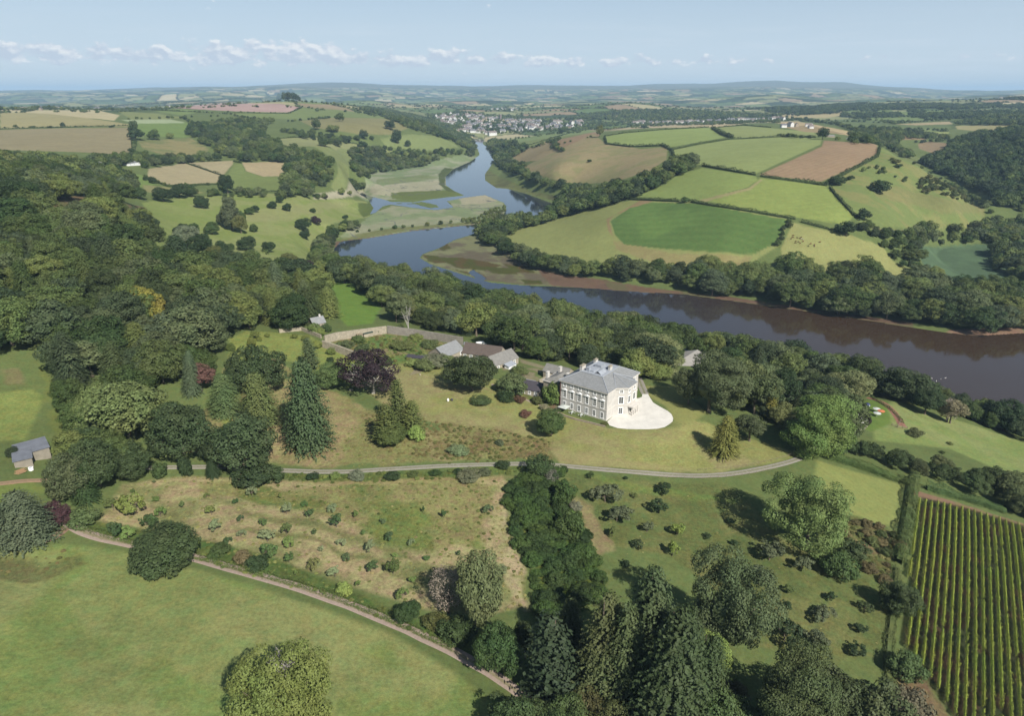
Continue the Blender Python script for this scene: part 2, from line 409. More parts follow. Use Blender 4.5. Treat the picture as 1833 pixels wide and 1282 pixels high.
# --- far and middle distance, left bank
paint([(60,202),(180,198),(212,206),(205,216),(190,213),(60,206)], (196,184,140))
paint([(0,202),(60,200),(180,214),(232,222),(228,227),(110,226),(0,231)], (172,164,116)); paint([(-300,205),(0,203),(0,230),(-300,235)], (172,164,116))
paint([(30,200),(180,198),(215,206),(205,216),(120,206)], (200,188,146))
paint([(-300,240),(0,232),(110,229),(232,228),(238,262),(228,277),(140,272),(0,268),(-300,274)], (158,148,112), stripe=(0,250,230,252,30,0.06))
paint([(210,199),(270,202),(330,210),(300,213),(235,214)], (140,148,92))
paint([(232,214),(305,213),(335,219),(365,222),(348,240),(330,246),(252,242),(240,226)], (124,146,80)); paint([(215,214),(305,213),(330,218),(330,220),(245,221)], (172,184,142))
paint([(246,252),(340,246),(376,266),(368,276),(300,279),(255,266)], (154,146,100), alt=(126,132,84))
paint([(312,193),(345,188),(390,185),(500,185),(537,192),(516,201),(455,200),(400,198)], (192,164,154), stripe=(330,192,530,192,26,0.10))
paint([(272,197),(330,194),(362,199),(325,206),(290,201)], (128,146,84)); paint([(400,201),(455,200),(516,201),(540,192),(600,196),(690,206),(715,216),(640,213),(560,214),(460,212)], (128,142,84))
paint([(535,216),(600,210),(690,212),(722,222),(730,230),(700,241),(640,240),(560,228)], (146,142,96)); paint([(700,243),(735,240),(780,243),(812,256),(822,264),(760,270),(690,262),(680,248)], (138,150,94))
paint([(484,250),(520,246),(560,245),(640,258),(712,272),(650,274),(560,262),(505,262)], (152,156,106)); paint([(560,262),(650,268),(640,280),(625,300),(628,335),(612,350),(590,335),(604,310),(602,290),(575,270)], (136,146,92))
paint([(470,180),(640,184),(760,196),(700,190),(560,186)], (130,146,88)); paint([(600,192),(700,197),(660,193)], (150,156,100))
paint([(265,302),(330,291),(418,287),(418,293),(402,312),(392,327),(300,331),(262,316)], (182,170,132), stripe=(270,310,400,310,14,0.05)); paint([(432,291),(500,289),(528,298),(505,315),(470,316),(440,306)], (184,168,130))
paint([(418,293),(432,291),(440,306),(470,316),(506,316),(498,342),(430,345),(395,329)], (128,142,82)); paint([(163,305),(252,312),(285,330),(240,337),(180,322)], (128,150,82))
paint([(255,330),(300,335),(370,345),(300,350),(255,342)], (150,148,100))
# park
paint([(252,362),(350,352),(480,346),(600,355),(655,360),(672,373),(662,388),(600,400),(578,440),(562,470),(505,500),(350,480),(300,467),(252,412),(224,388),(270,390)], (150,158,98), alt=(138,152,84), altt=.5, n=.1)
paint([(400,400),(520,395),(640,362),(600,360),(480,370),(420,385)], (158,158,108), mix=.6, wob=8)
paint([(252,362),(300,356),(400,385),(350,470),(300,467),(250,405)], (138,154,84), mix=.5, wob=8)
paint([(560,500),(600,500),(660,513),(682,522),(688,545),(670,580),(620,585),(575,540)], (118,148,66), n=.1)
paint([(52,352),(160,350),(262,371),(272,388),(225,390),(100,382)], (126,108,78), alt=(108,110,68), rough=1.2)
paint([(-300,330),(50,352),(90,395),(-300,400)], (96,100,62), rough=1)
# marshes
paint([(560,350),(645,345),(662,310),(760,290),(840,275),(865,280),(800,310),(800,345),(830,352),(660,360),(640,350)], (160,164,134), alt=(134,150,106), altt=.5, wob=6, size=40)
paint([(655,334),(700,330),(800,320),(790,345),(740,345),(700,352),(670,348)], (186,180,152), mix=.75, wob=8); paint([(560,346),(650,336),(660,352),(560,358)], (184,178,152), mix=.9)
paint([(700,344),(800,340),(835,350),(740,358),(700,356)], (110,122,66), wob=3); paint([(662,322),(760,312),(790,318),(700,330)], (124,138,86), mix=.7, wob=4)
paint([(600,425),(640,400),(672,380),(700,368),(780,376),(812,371),(800,358),(868,349),(902,363),(904,384),(850,402),(798,407),(733,414),(662,426)], (138,152,110), alt=(158,160,128), altt=.52, wob=5, size=45, n=.1)
paint([(820,352),(868,349),(892,360),(860,366),(825,366)], (184,176,148), mix=.8, wob=4)
paint([(795,300),(812,302),(798,316),(797,332),(818,345),(800,342),(786,330),(784,312)], (92,104,60), feather=1, wob=2)
paint([(640,362),(662,362),(676,372),(665,384),(650,390),(640,376)], (98,112,56), wob=2)
paint([(866,300),(900,318),(950,340),(1000,352),(1000,362),(940,346),(880,337),(868,322)], (116,122,74), alt=(98,100,66), wob=3)
paint([(1000,352),(1040,350),(1000,372),(989,366)], (104,94,74))
for pl in ([(598,432),(662,425),(733,413),(850,401),(902,383),(906,390),(850,405),(733,417),(640,432),(600,446)],): paint(pl, (118,100,80), wob=2, feather=1)
paint([(600,432),(640,418),(700,408),(850,396),(890,388),(850,401),(733,412),(662,425)], (124,128,82), wob=3)
for mp_ in ([(655,334),(700,320),(800,305),(800,345),(700,352),(665,345)],[(610,425),(672,382),(780,378),(868,352),(900,363),(900,384),(798,405),(662,424)]):
    Wm = np.asarray(wpoly(mp_)); mk = pip(GX, GY, Wm); xx_ = GX[mk]; yy_ = GY[mk]; rd_ = np.abs(fbm(xx_, yy_, 70, 3, 91) - .5); GC[mk] = np.where((rd_ < .008)[:, None], A(cc(112,116,108))[None], GC[mk] * (0.85 + 0.3 * fbm(xx_, yy_, 14, 3, 92))[:, None])
# marsh point below the pool
paint([(842,421),(870,425),(930,460),(1000,490),(1080,500),(1100,520),(975,511),(940,511),(858,500),(771,473),(752,462),(757,455),(785,445),(815,429)], (132,134,96), alt=(112,104,84), altt=.56, wob=4, size=24, n=.2)
for pl in ([(752,456),(785,458),(800,470),(775,472)],[(775,462),(820,460),(860,466),(900,475),(870,485),(820,480)],[(870,478),(920,480),(930,492),(880,490)],[(780,440),(800,436),(808,445),(790,450)],[(930,500),(970,502),(974,509),(940,509)],[(900,472),(950,476),(960,490),(920,488)],[(800,478),(835,486),(860,496),(830,490)]):
    paint(pl, (84,88,42), alt=(96,84,50), wob=3, feather=1.5, size=12)
paint([(955,478),(1000,490),(1080,500),(1200,522),(1240,528),(1100,524),(1060,519),(985,512),(975,500)], (120,98,80), alt=(108,88,74), wob=2)
paint([(1080,503),(1180,517),(1300,530),(1450,552),(1636,578),(1636,588),(1500,566),(1364,547),(1227,528),(1090,519)], (120,96,78), alt=(110,104,74), wob=1.5, feather=1)
paint([(1700,590),(1833,585),(1833,600),(1750,603),(1690,597)], (150,122,100), feather=1, wob=1)
# --- right bank
paint([(905,250),(1040,231),(1072,234),(960,262),(905,272)], (134,150,92)); paint([(905,258),(1060,236),(1075,238),(930,270)], (124,130,80), mix=.5)
paint([(1090,234),(1167,221),(1250,222),(1330,222),(1300,227),(1150,229)], (196,180,142)); paint([(917,276),(985,250),(1000,270),(985,285),(920,292)], (164,148,108))
paint([(990,252),(1067,235),(1075,242),(1062,250),(997,270)], (160,136,104)); paint([(935,300),(1000,268),(1062,240),(1085,256),(1150,266),(1196,262),(1194,285),(1165,305),(1100,326),(1032,330),(967,319)], (164,150,110), alt=(150,146,100), n=.12)
paint([(1082,243),(1120,237),(1190,231),(1268,228),(1298,246),(1202,263),(1186,259),(1130,261),(1085,254)], (150,166,98)); paint([(1284,228),(1332,225),(1457,236),(1466,243),(1317,247)], (152,162,102))
paint([(1204,268),(1302,250),(1400,245),(1472,247),(1470,258),(1352,312),(1258,296),(1204,282)], (152,164,102), stripe=(1220,280,1440,255,12,0.03))
paint([(1474,251),(1562,257),(1572,275),(1517,305),(1472,325),(1357,313),(1470,262)], (164,140,110), stripe=(1380,315,1540,270,9,0.06), n=.12)
paint([(1258,300),(1354,315),(1358,322),(1340,335),(1252,359),(1132,352),(1190,330),(1212,313)], (146,162,92)); paint([(1359,318),(1482,332),(1531,385),(1517,403),(1422,390),(1256,359),(1340,338)], (146,160,88), stripe=(1300,365,1500,345,10,0.03))
paint([(1250,358),(1340,336),(1362,320),(1366,322),(1344,340),(1262,361)], (168,160,112), feather=1)
paint([(900,405),(1000,385),(1130,358),(1250,360),(1415,392),(1396,440),(1350,470),(1200,486),(1080,486),(1000,470),(940,452),(905,425)], (150,156,96), n=.1)
paint([(1085,395),(1100,430),(1200,452),(1350,458),(1340,478),(1180,474),(1100,446)], (156,142,98), mix=.7, wob=3); paint([(1150,356),(1170,360),(1100,385),(1092,396),(1100,425),(1088,415),(1084,393)], (160,132,100), mix=.8, wob=1)
paint([(1092,396),(1127,372),(1167,362),(1250,364),(1413,394),(1388,436),(1348,456),(1192,446),(1117,438),(1100,420)], (98,124,66), alt=(110,138,72), altt=.52, size=90, n=.08, stripe=(1110,420,1390,435,14,0.05), feather=1)
paint([(1418,398),(1517,419),(1580,440),(1600,468),(1700,512),(1600,500),(1400,480),(1396,445)], (156,158,100), n=.1)
paint([(1578,265),(1640,296),(1700,330),(1765,372),(1762,410),(1650,412),(1540,406),(1532,384),(1486,334),(1520,305),(1572,280)], (126,140,82), alt=(140,142,88), n=.1)
paint([(1560,350),(1700,385),(1760,380),(1740,365),(1640,345),(1600,330)], (144,136,92), mix=.5, wob=5)
paint([(1545,405),(1640,415),(1600,420)], (158,138,104), mix=.6)
paint([(1636,440),(1720,437),(1800,436),(1900,445),(1900,540),(1760,505),(1695,500),(1655,482)], (92,114,84), n=.08, alt=(100,124,90)); paint([(1800,418),(1900,415),(1900,432),(1800,430)], (104,124,84))
# far right country
paint([(1386,204),(1450,199),(1505,198),(1522,204),(1480,211),(1400,210)], (194,180,134)); paint([(1384,219),(1430,217),(1527,236),(1522,243),(1450,232)], (196,176,134)); paint([(1396,226),(1450,224),(1515,240),(1440,236)], (166,148,110))
paint([(1545,214),(1600,200),(1692,197),(1692,209),(1640,216)], (132,150,92)); paint([(1694,198),(1755,197),(1755,207),(1694,208)], (168,156,110)); paint([(1757,199),(1833,196),(1900,200),(1833,206),(1757,207)], (156,158,102))
paint([(1505,194),(1590,193),(1600,200),(1520,204)], (124,142,86)); paint([(1710,225),(1820,222),(1818,231),(1750,235),(1712,231)], (176,168,118)); paint([(1600,222),(1700,217),(1706,222),(1640,224)], (186,170,132))
paint([(1642,257),(1662,253),(1700,256),(1732,266),(1700,274),(1668,274),(1645,266)], (158,138,106)); paint([(1608,238),(1660,230),(1700,238),(1690,250),(1640,250)], (136,150,92)); paint([(1640,236),(1700,236),(1694,243),(1650,242)], (166,174,108))
paint([(1600,245),(1640,241),(1660,250),(1610,250)], (164,140,108)); paint([(1577,262),(1600,258),(1660,290),(1640,296)], (120,130,80))
# --- home ground
paint([(-300,985),(120,972),(200,980),(300,1005),(420,1035),(560,1080),(700,1130),(800,1190),(900,1260),(960,1400),(-300,1400)], (134,150,84), alt=(152,158,98), altt=.56, n=.08, rough=.75, size=30)
paint([(100,1010),(300,1030),(560,1110),(800,1230),(600,1282),(200,1200),(60,1100)], (150,154,98), mix=.45, wob=16)
paint([(0,1120),(200,1180),(420,1282),(0,1282)], (118,138,76), mix=.4, wob=14)
paint([(-300,990),(40,985),(150,985),(160,1010),(60,1030),(-300,1030)], (104,100,64), mix=.6, wob=9, alt=(124,136,78), rough=1.2)
paint([(130,945),(230,970),(350,1000),(450,1035),(600,1085),(720,1135),(820,1190),(915,1240),(960,1240),(800,1130),(600,1040),(480,985),(300,940),(180,930)], (98,114,60), rough=1.2)
orch = [(170,935),(215,865),(330,850),(600,862),(900,850),(930,880),(905,925),(920,975),(945,1020),(940,1090),(850,1110),(760,1095),(600,1045),(480,1000),(390,975),(250,950)]
paint(orch, (172,160,116), alt=(138,140,90), altt=.6, n=.14, rough=1.1, size=14)
paint([(360,862),(600,868),(900,860),(890,920),(880,1000),(800,1010),(700,990),(620,930),(480,905),(390,890)], (112,126,64), alt=(146,142,90), altt=.54, wob=9, size=18, rough=1.2, mix=.85)
paint([(500,860),(900,850),(930,860),(600,872)], (160,146,100), mix=.7, wob=2)
for (a_, b_) in ((948,966),(976,992)):
    paint([(420,a_-40),(560,a_-18),(700,a_+30),(790,b_+60),(700,b_+36),(560,b_-16),(420,b_-44)], (116,120,72), mix=.75, wob=3)
paint([(905,870),(925,880),(908,925),(915,985),(948,1020),(948,1095),(930,1095),(905,1040),(880,1000),(890,930)], (184,170,130), alt=(140,138,88), altt=.55, wob=4, size=9, rough=1)
paint([(270,800),(420,820),(520,838),(700,833),(900,822),(990,800),(960,780),(800,770),(740,760),(640,720),(560,680),(500,640),(420,600),(400,650),(380,720),(300,760)], (142,140,88), alt=(160,148,104), altt=.54, n=.12, rough=1.1, size=24, wob=4)
paint([(640,690),(700,650),(760,648),(940,690),(1000,735),(1090,765),(1200,765),(1260,752),(1300,770),(1440,815),(1400,830),(1300,845),(1180,846),(1000,830),(960,790),(860,770),(780,760),(700,740)], (152,154,92), alt=(160,154,104), altt=.56, n=.11, size=22, rough=.7)
for k_ in range(7): paint([(1200-9*k_,752+9*k_),(1212+10*k_,742+3*k_),(1250+8*k_,752+6*k_),(1235+4*k_,790+5*k_),(1160,806+5*k_),(1060-4*k_,798+5*k_),(1060-4*k_,801+5*k_),(1160,810+5*k_),(1240+4*k_,793+5*k_),(1256+8*k_,752+6*k_)], (162,160,100), mix=.4, feather=.5)
paint([(980,800),(1100,820),(1250,838),(1380,828),(1300,845),(1180,848),(1000,834)], (164,156,106), mix=.7, wob=3, rough=.5)
paint([(780,755),(880,765),(990,790),(985,822),(850,828),(760,815)], (130,118,78), alt=(142,138,88), altt=.5, wob=5, size=12, rough=1.4, mix=.9)
paint([(410,605),(440,590),(560,600),(640,650),(620,690),(540,650),(480,640),(430,690),(420,760),(395,780),(395,690)], (142,152,82), wob=4, rough=.8)
paint([(1140,690),(1210,690),(1270,740),(1250,755),(1205,758),(1190,730),(1150,705)], (148,150,90), rough=.35)
paint([(480,835),(600,848),(900,835),(980,835),(960,850),(600,864),(480,856)], (104,118,62), wob=2, rough=1.2)
paint([(1000,842),(1180,862),(1300,862),(1330,880),(1400,960),(1520,1010),(1600,1060),(1585,1180),(1500,1190),(1340,1160),(1300,1080),(1200,1000),(1080,980),(1030,900)], (108,118,68), alt=(122,126,76), altt=.55, n=.1, rough=.9, size=16)
paint([(1000,880),(1060,900),(1110,990),(1060,1010),(1020,960)], (158,142,104), mix=.75, wob=5, rough=1)
paint([(1000,846),(1200,868),(1340,900),(1300,905),(1100,880)], (120,140,72), mix=.6, wob=6)
paint([(1460,822),(1520,840),(1620,868),(1608,945),(1560,940),(1500,915),(1450,860)], (150,158,92), n=.06, rough=.35, stripe=(1500,860,1600,930,3,0.03))
paint([(1490,915),(1600,945),(1615,980),(1590,1050),(1540,1025),(1520,985),(1500,950)], (132,112,84), alt=(110,114,66), altt=.5, wob=3, size=7, rough=1.4)
paint([(1590,1170),(1640,1180),(1700,1282),(1760,1400),(1600,1400),(1580,1240)], (112,118,66), alt=(128,110,80), altt=.6, wob=2, rough=1)
paint([(905,870),(1000,842),(1040,930),(1080,1030),(1080,1080),(1000,1100),(950,1085),(950,1020),(915,970),(905,920)], (92,106,50), rough=1.4, wob=3)
paint([(1560,735),(1600,715),(1660,735),(1740,760),(1833,792),(2000,840),(2000,900),(1833,862),(1700,805),(1560,790)], (138,154,88), alt=(148,158,98), n=.08, rough=.6)
paint([(1540,715),(1590,718),(1600,760),(1560,775),(1530,760)], (116,140,66), rough=.5)
paint([(1630,875),(1700,895),(1833,938),(2000,985),(2000,1000),(1833,955),(1720,912),(1650,893),(1632,885)], (150,122,98), feather=.8, wob=.6, alt=(140,130,84), altt=.62, size=5)
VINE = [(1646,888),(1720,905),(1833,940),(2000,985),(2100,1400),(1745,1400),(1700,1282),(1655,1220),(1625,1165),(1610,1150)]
paint(VINE, (58,64,38), alt=(78,64,46), altt=.58, size=5, n=.1, rough=1)  # ground tone darkened to stand in for the shade between vine rows
paint([(0,700),(60,695),(85,710),(50,790),(-100,800),(-100,690)], (140,152,84), rough=.7); paint([(0,660),(40,655),(46,690),(0,695)], (152,128,98), mix=.45, wob=4)
paint([(-100,895),(100,880),(60,890),(-100,930)], (132,146,78)); paint([(-100,870),(60,860),(100,880),(0,895),(-100,900)], (132,146,78))
paint([(60,640),(120,700),(220,720),(300,700),(280,760),(200,800),(100,800)], (120,130,70), wob=3)
# walled garden and yards
paint([(575,605),(690,592),(805,615),(800,650),(700,655),(640,640),(600,625)], (112,132,70), alt=(146,138,96), altt=.52, size=6, rough=1.2, n=.2)
paint([(880,640),(1000,668),(1010,690),(960,690),(900,665)], (150,140,112), alt=(112,126,74), altt=.5, size=8)
paint([(925,640),(1010,665),(1010,672),(930,650)], (160,148,122), mix=.8)
paint([(920,690),(1000,715),(1000,740),(940,715)], (110,124,66), alt=(136,112,90), size=4)
# ground under the woods is dark litter and fern
# ------------------------------------------------------------------ materials of the setting
def new_mat(name):
    m = bpy.data.materials.new(name); m.use_nodes = True; t = NT(m.node_tree)
    b = m.node_tree.nodes['Principled BSDF']; return m, t, b
gm, t_, b_ = new_mat('grassland')
at = t_.add('ShaderNodeAttribute', attribute_name='Col'); ar = t_.add('ShaderNodeAttribute', attribute_name='rough')
gp = t_.add('ShaderNodeNewGeometry').outputs['Position']
f1 = t_.noise(gp, 0.9, 5, 0.65); f2 = t_.noise(gp, 0.13, 4, 0.6); f3 = t_.noise(gp, 3.2, 3, 0.7)
rg = ar.outputs['Fac']
v1 = t_.ramp(f1, 0.25, 0.75, -0.30, 0.30); v2 = t_.ramp(f2, 0.3, 0.7, -0.13, 0.13); v3 = t_.ramp(f3, 0.25, 0.75, -0.22, 0.22)
vs = t_.math('ADD', t_.math('ADD', v1, v3), v2)
vs = t_.math('MULTIPLY', vs, t_.math('ADD', t_.math('MULTIPLY', rg, 1.0), 0.22))
val = t_.math('ADD', 1.0, vs)
hsv = t_.add('ShaderNodeHueSaturation'); t_.l.new(at.outputs['Color'], hsv.inputs['Color']); t_.l.new(val, hsv.inputs['Value'])
t_.l.new(t_.math('ADD', 0.5, t_.math('MULTIPLY', t_.ramp(t_.noise(gp, 0.35, 3), 0.3, 0.7, -0.035, 0.035), rg)), hsv.inputs['Hue'])
t_.l.new(hsv.outputs[0], b_.inputs['Base Color']); b_.inputs['Roughness'].default_value = 0.95; b_.inputs['Specular IOR Level'].default_value = 0.12
bp = t_.add('ShaderNodeBump'); bp.inputs['Distance'].default_value = 0.5; t_.l.new(t_.math('ADD', f1, t_.math('MULTIPLY', f3, 0.4)), bp.inputs['Height'])
t_.l.new(t_.math('MULTIPLY', rg, 0.35), bp.inputs['Strength']); t_.l.new(bp.outputs[0], b_.inputs['Normal'])

wm, t_, b_ = new_mat('river_water')
gp = t_.add('ShaderNodeNewGeometry').outputs['Position']
wn1 = t_.noise(gp, 0.006, 3, 0.5)
sx = t_.add('ShaderNodeSeparateXYZ'); t_.l.new(gp, sx.inputs[0])
murk = t_.ramp(t_.math('ADD', sx.outputs[0], t_.math('MULTIPLY', wn1, 120)), 80, 330)
t_.l.new(t_.mix(murk, (*cc(58,66,78), 1), (*cc(76,60,46), 1)), b_.inputs['Base Color'])
b_.inputs['Roughness'].default_value = 0.05; b_.inputs['IOR'].default_value = 1.33; b_.inputs['Specular IOR Level'].default_value = 0.9
mp = t_.add('ShaderNodeMapping'); t_.l.new(gp, mp.inputs[0]); mp.inputs['Scale'].default_value = (1, 0.6, 1)
wb = t_.add('ShaderNodeBump'); wb.inputs['Distance'].default_value = 0.12; wb.inputs['Strength'].default_value = 0.25
t_.l.new(t_.noise(mp.outputs[0], 0.5, 4, 0.6), wb.inputs['Height']); t_.l.new(wb.outputs[0], b_.inputs['Normal'])

# ------------------------------------------------------------------ ground sheet and water
i, j = np.meshgrid(np.arange(NR - 1), np.arange(NA - 1), indexing='ij')
F_ = np.stack([i * NA + j, i * NA + j + 1, (i + 1) * NA + j + 1, (i + 1) * NA + j], -1).reshape(-1, 4)[:, ::-1]
V_ = np.stack([GX, GY, GH], -1).reshape(-1, 3)
GC = np.clip(GC, 0.005, 0.8)
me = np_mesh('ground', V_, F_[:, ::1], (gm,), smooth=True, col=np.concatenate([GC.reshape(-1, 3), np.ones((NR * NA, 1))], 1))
a = me.attributes.new('rough', 'FLOAT', 'POINT'); a.data.foreach_set('value', ROUGH.ravel().astype(np.float32))
g = ob('ground', me); tag(g, kind='structure')
print('ground', NR, NA)
wv = [(-700, 250, 0), (1100, 250, 0), (1100, 3100, 0), (-700, 3100, 0)]
wme = np_mesh('river', wv, [(0, 1, 2, 3)], (wm,)); wo_ = ob('river', wme); tag(wo_, kind='structure')

# ------------------------------------------------------------------ haze
hm = bpy.data.materials.new('haze'); hm.use_nodes = True; h = NT(hm.node_tree); h.n.clear()
hv = h.add('ShaderNodeVolumePrincipled'); hv.inputs['Color'].default_value = (0.52, 0.76, 1.0, 1); hv.inputs['Density'].default_value = 0.000050; hv.inputs['Anisotropy'].default_value = 0.0
hmo = h.add('ShaderNodeOutputMaterial'); h.l.new(hv.outputs[0], hmo.inputs['Volume'])
B = [(-36000, -900, -4.5), (36000, -900, -4.5), (36000, 43000, -4.5), (-36000, 43000, -4.5)]
B += [(x, y, 480) for x, y, z in B]
hz = np_mesh('haze', B, [(0, 3, 2, 1), (4, 5, 6, 7), (0, 1, 5, 4), (1, 2, 6, 5), (2, 3, 7, 6), (3, 0, 4, 7)], (hm,))
hz = ob('haze', hz); tag(hz, kind='stuff')
# ------------------------------------------------------------------ foliage
def leaf_mat(name, base, var=0.26, trans=0.16, use_tint=True):
    m, t, b = new_mat(name)
    ti = t.add('ShaderNodeAttribute', attribute_name='tint', attribute_type='INSTANCER')
    p = t.add('ShaderNodeNewGeometry').outputs['Position']; rpi = t.add('ShaderNodeNewGeometry').outputs['Random Per Island']
    c = ti.outputs['Color'] if use_tint else (*base, 1)
    hs = t.add('ShaderNodeHueSaturation'); t.set(hs, 'Color', c)
    n = t.noise(p, 0.35, 3, 0.6)
    t.set(hs, 'Value', t.math('ADD', t.ramp(n, 0.3, 0.7, 1 - var * 0.6, 1 + var * 0.6), t.ramp(rpi, 0, 1, -var * 0.7, var * 0.7)))
    t.set(hs, 'Hue', t.ramp(t.noise(p, 0.11, 2), 0.3, 0.7, 0.485, 0.515)); hs.inputs['Saturation'].default_value = 0.95
    t.l.new(hs.outputs[0], b.inputs['Base Color']); b.inputs['Roughness'].default_value = 0.65; b.inputs['Specular IOR Level'].default_value = 0.2
    if trans > 0:
        o = m.node_tree.nodes['Material Output']; tr = t.add('ShaderNodeBsdfTranslucent'); t.l.new(hs.outputs[0], tr.inputs[0])
        mx = t.add('ShaderNodeMixShader'); mx.inputs[0].default_value = trans
        t.l.new(b.outputs[0], mx.inputs[1]); t.l.new(tr.outputs[0], mx.inputs[2]); t.l.new(mx.outputs[0], o.inputs[0])
    return m
LEAF = leaf_mat('foliage', (0.08, 0.11, 0.04))
def simple_mat(name, col, rough=0.8, noise=0.25, scale=1.5, bump=0.0, spec=0.3, metallic=0.0):
    m, t, b = new_mat(name); p = t.add('ShaderNodeNewGeometry').outputs['Position']
    n = t.noise(p, scale, 5, 0.65)
    hs = t.add('ShaderNodeHueSaturation'); hs.inputs['Color'].default_value = (*col, 1); t.set(hs, 'Value', t.ramp(n, 0.25, 0.75, 1 - noise, 1 + noise))
    t.l.new(hs.outputs[0], b.inputs['Base Color']); b.inputs['Roughness'].default_value = rough; b.inputs['Specular IOR Level'].default_value = spec
    b.inputs['Metallic'].default_value = metallic
    if bump:
        bp = t.add('ShaderNodeBump'); bp.inputs['Strength'].default_value = bump; bp.inputs['Distance'].default_value = 0.1
        t.l.new(n, bp.inputs['Height']); t.l.new(bp.outputs[0], b.inputs['Normal'])
    return m
BARK = simple_mat('bark', (0.11, 0.09, 0.065), 0.9, 0.4, 3)
PALEBARK = simple_mat('pale_bark', (0.27, 0.255, 0.225), 0.85, 0.25, 3)

def tube(pts, rad, k=6):
    pts = np.asarray(pts, float); n = len(pts); V = []; F = []
    for i in range(n):
        tdir = pts[min(i + 1, n - 1)] - pts[max(i - 1, 0)]; tdir = tdir / (np.linalg.norm(tdir) + 1e-9)
        a = np.cross(tdir, [0.31, 0.9, 0.1]); a /= np.linalg.norm(a); b = np.cross(tdir, a)
        for q in range(k):
            th = 2 * math.pi * q / k; V.append(pts[i] + rad[i] * (a * math.cos(th) + b * math.sin(th)))
    for i in range(n - 1):
        for q in range(k): F.append((i * k + q, i * k + (q + 1) % k, (i + 1) * k + (q + 1) % k, (i + 1) * k + q))
    return np.array(V), np.array(F)
def join(parts):
    V = []; F = []; o = 0
    for v, f in parts: V.append(v); F.append(f + o); o += len(v)
    return np.concatenate(V), np.concatenate(F)
def cards(P0, N, size, R, aspect=0.75):
    """leaf quads at P0 facing N, slightly folded look from random roll"""
    n = len(P0); up = R.normal(size=(n, 3)); a = np.cross(N, up); a /= np.linalg.norm(a, axis=1, keepdims=True) + 1e-9
    b = np.cross(N, a); s = size[:, None]
    c0 = P0 - a * s * 0.5 - b * s * aspect * 0.15; c1 = P0 + b * s * -0.5 * aspect + N * s * 0.05; c2 = P0 + a * s * 0.5; c3 = P0 + b * s * 0.5 * aspect
    V = np.stack([c0, c1, c2, c3], 1).reshape(-1, 3); F = np.arange(4 * n).reshape(-1, 4)
    return V, F
def crown_broad(R, w=0.42, zc=0.6, hh=0.42, ncl=46, nl=110, clr=0.15, leaf=0.045, droop=0.0, lump=0.22, flat=0.0, low=-0.72):
    """clumps of leaves over a lumpy dome; tree height 1"""
    cl = []; tries = 0
    lob = R.normal(size=(5, 3)); lob /= np.linalg.norm(lob, axis=1, keepdims=True)
    while len(cl) < ncl and tries < 4000:
        tries += 1
        d_ = R.normal(size=3); d_ /= np.linalg.norm(d_)
        if d_[2] < low: continue
        rr_ = 1 + lump * (max(0, (lob @ d_).max()) - 0.72) * 1.6 + R.normal() * 0.05
        rad = R.choice([0.80, 0.78, 0.52]) * rr_
        c = np.array([d_[0] * w * rad, d_[1] * w * rad, zc + d_[2] * hh * rad * (1 if d_[2] > 0 else 0.9)])
        if any(np.linalg.norm(c - q) < clr * 0.72 for q, _ in cl): continue
        cl.append((c, clr * R.uniform(0.75, 1.25)))
    Ps = []; Ns = []; Ss = []
    for c, r_ in cl:
        n = int(nl * (r_ / clr) ** 2); d_ = R.normal(size=(n, 3)); d_ /= np.linalg.norm(d_, axis=1, keepdims=True)
        out = c - np.array([0, 0, zc - 0.1]); out /= np.linalg.norm(out) + 1e-9
        flip = (d_ @ out) < -0.35; d_[flip] *= -1
        rad = r_ * (0.72 + 0.34 * R.random(n)) * (1 - 0.0 * d_[:, 2])
        p = c + d_ * rad[:, None] * np.array([1, 1, 0.78]); p[:, 2] -= droop * r_ * (1 - d_[:, 2]) * R.random(n)
        nn = d_ + R.normal(size=(n, 3)) * 0.34 + np.array([0, 0, 0.25]); nn /= np.linalg.norm(nn, axis=1, keepdims=True)
        Ps.append(p); Ns.append(nn); Ss.append(leaf * R.uniform(0.6, 1.35, n))
    P0 = np.concatenate(Ps); P0[:, 2] = np.maximum(P0[:, 2], 0.04)
    return cards(P0, np.concatenate(Ns), np.concatenate(Ss), R), cl
def trunk_broad(R, cl, zc, r0=0.028, limbs=7, base=0.0):
    top = np.array([R.normal() * 0.02, R.normal() * 0.02, zc * 0.72])
    parts = [tube([(0, 0, -0.03), (0, 0, 0.05), top * 0.5, top], [r0 * 1.5, r0 * 1.05, r0 * 0.85, r0 * 0.6], 7)]
    for q in R.permutation(len(cl))[:limbs]:
        c = cl[q][0]; s = top * R.uniform(0.55, 1); m = (s + c) / 2 + np.array([0, 0, -0.03])
        parts.append(tube([s, m, c], [r0 * 0.5, r0 * 0.3, r0 * 0.1], 5))
    return join(parts)
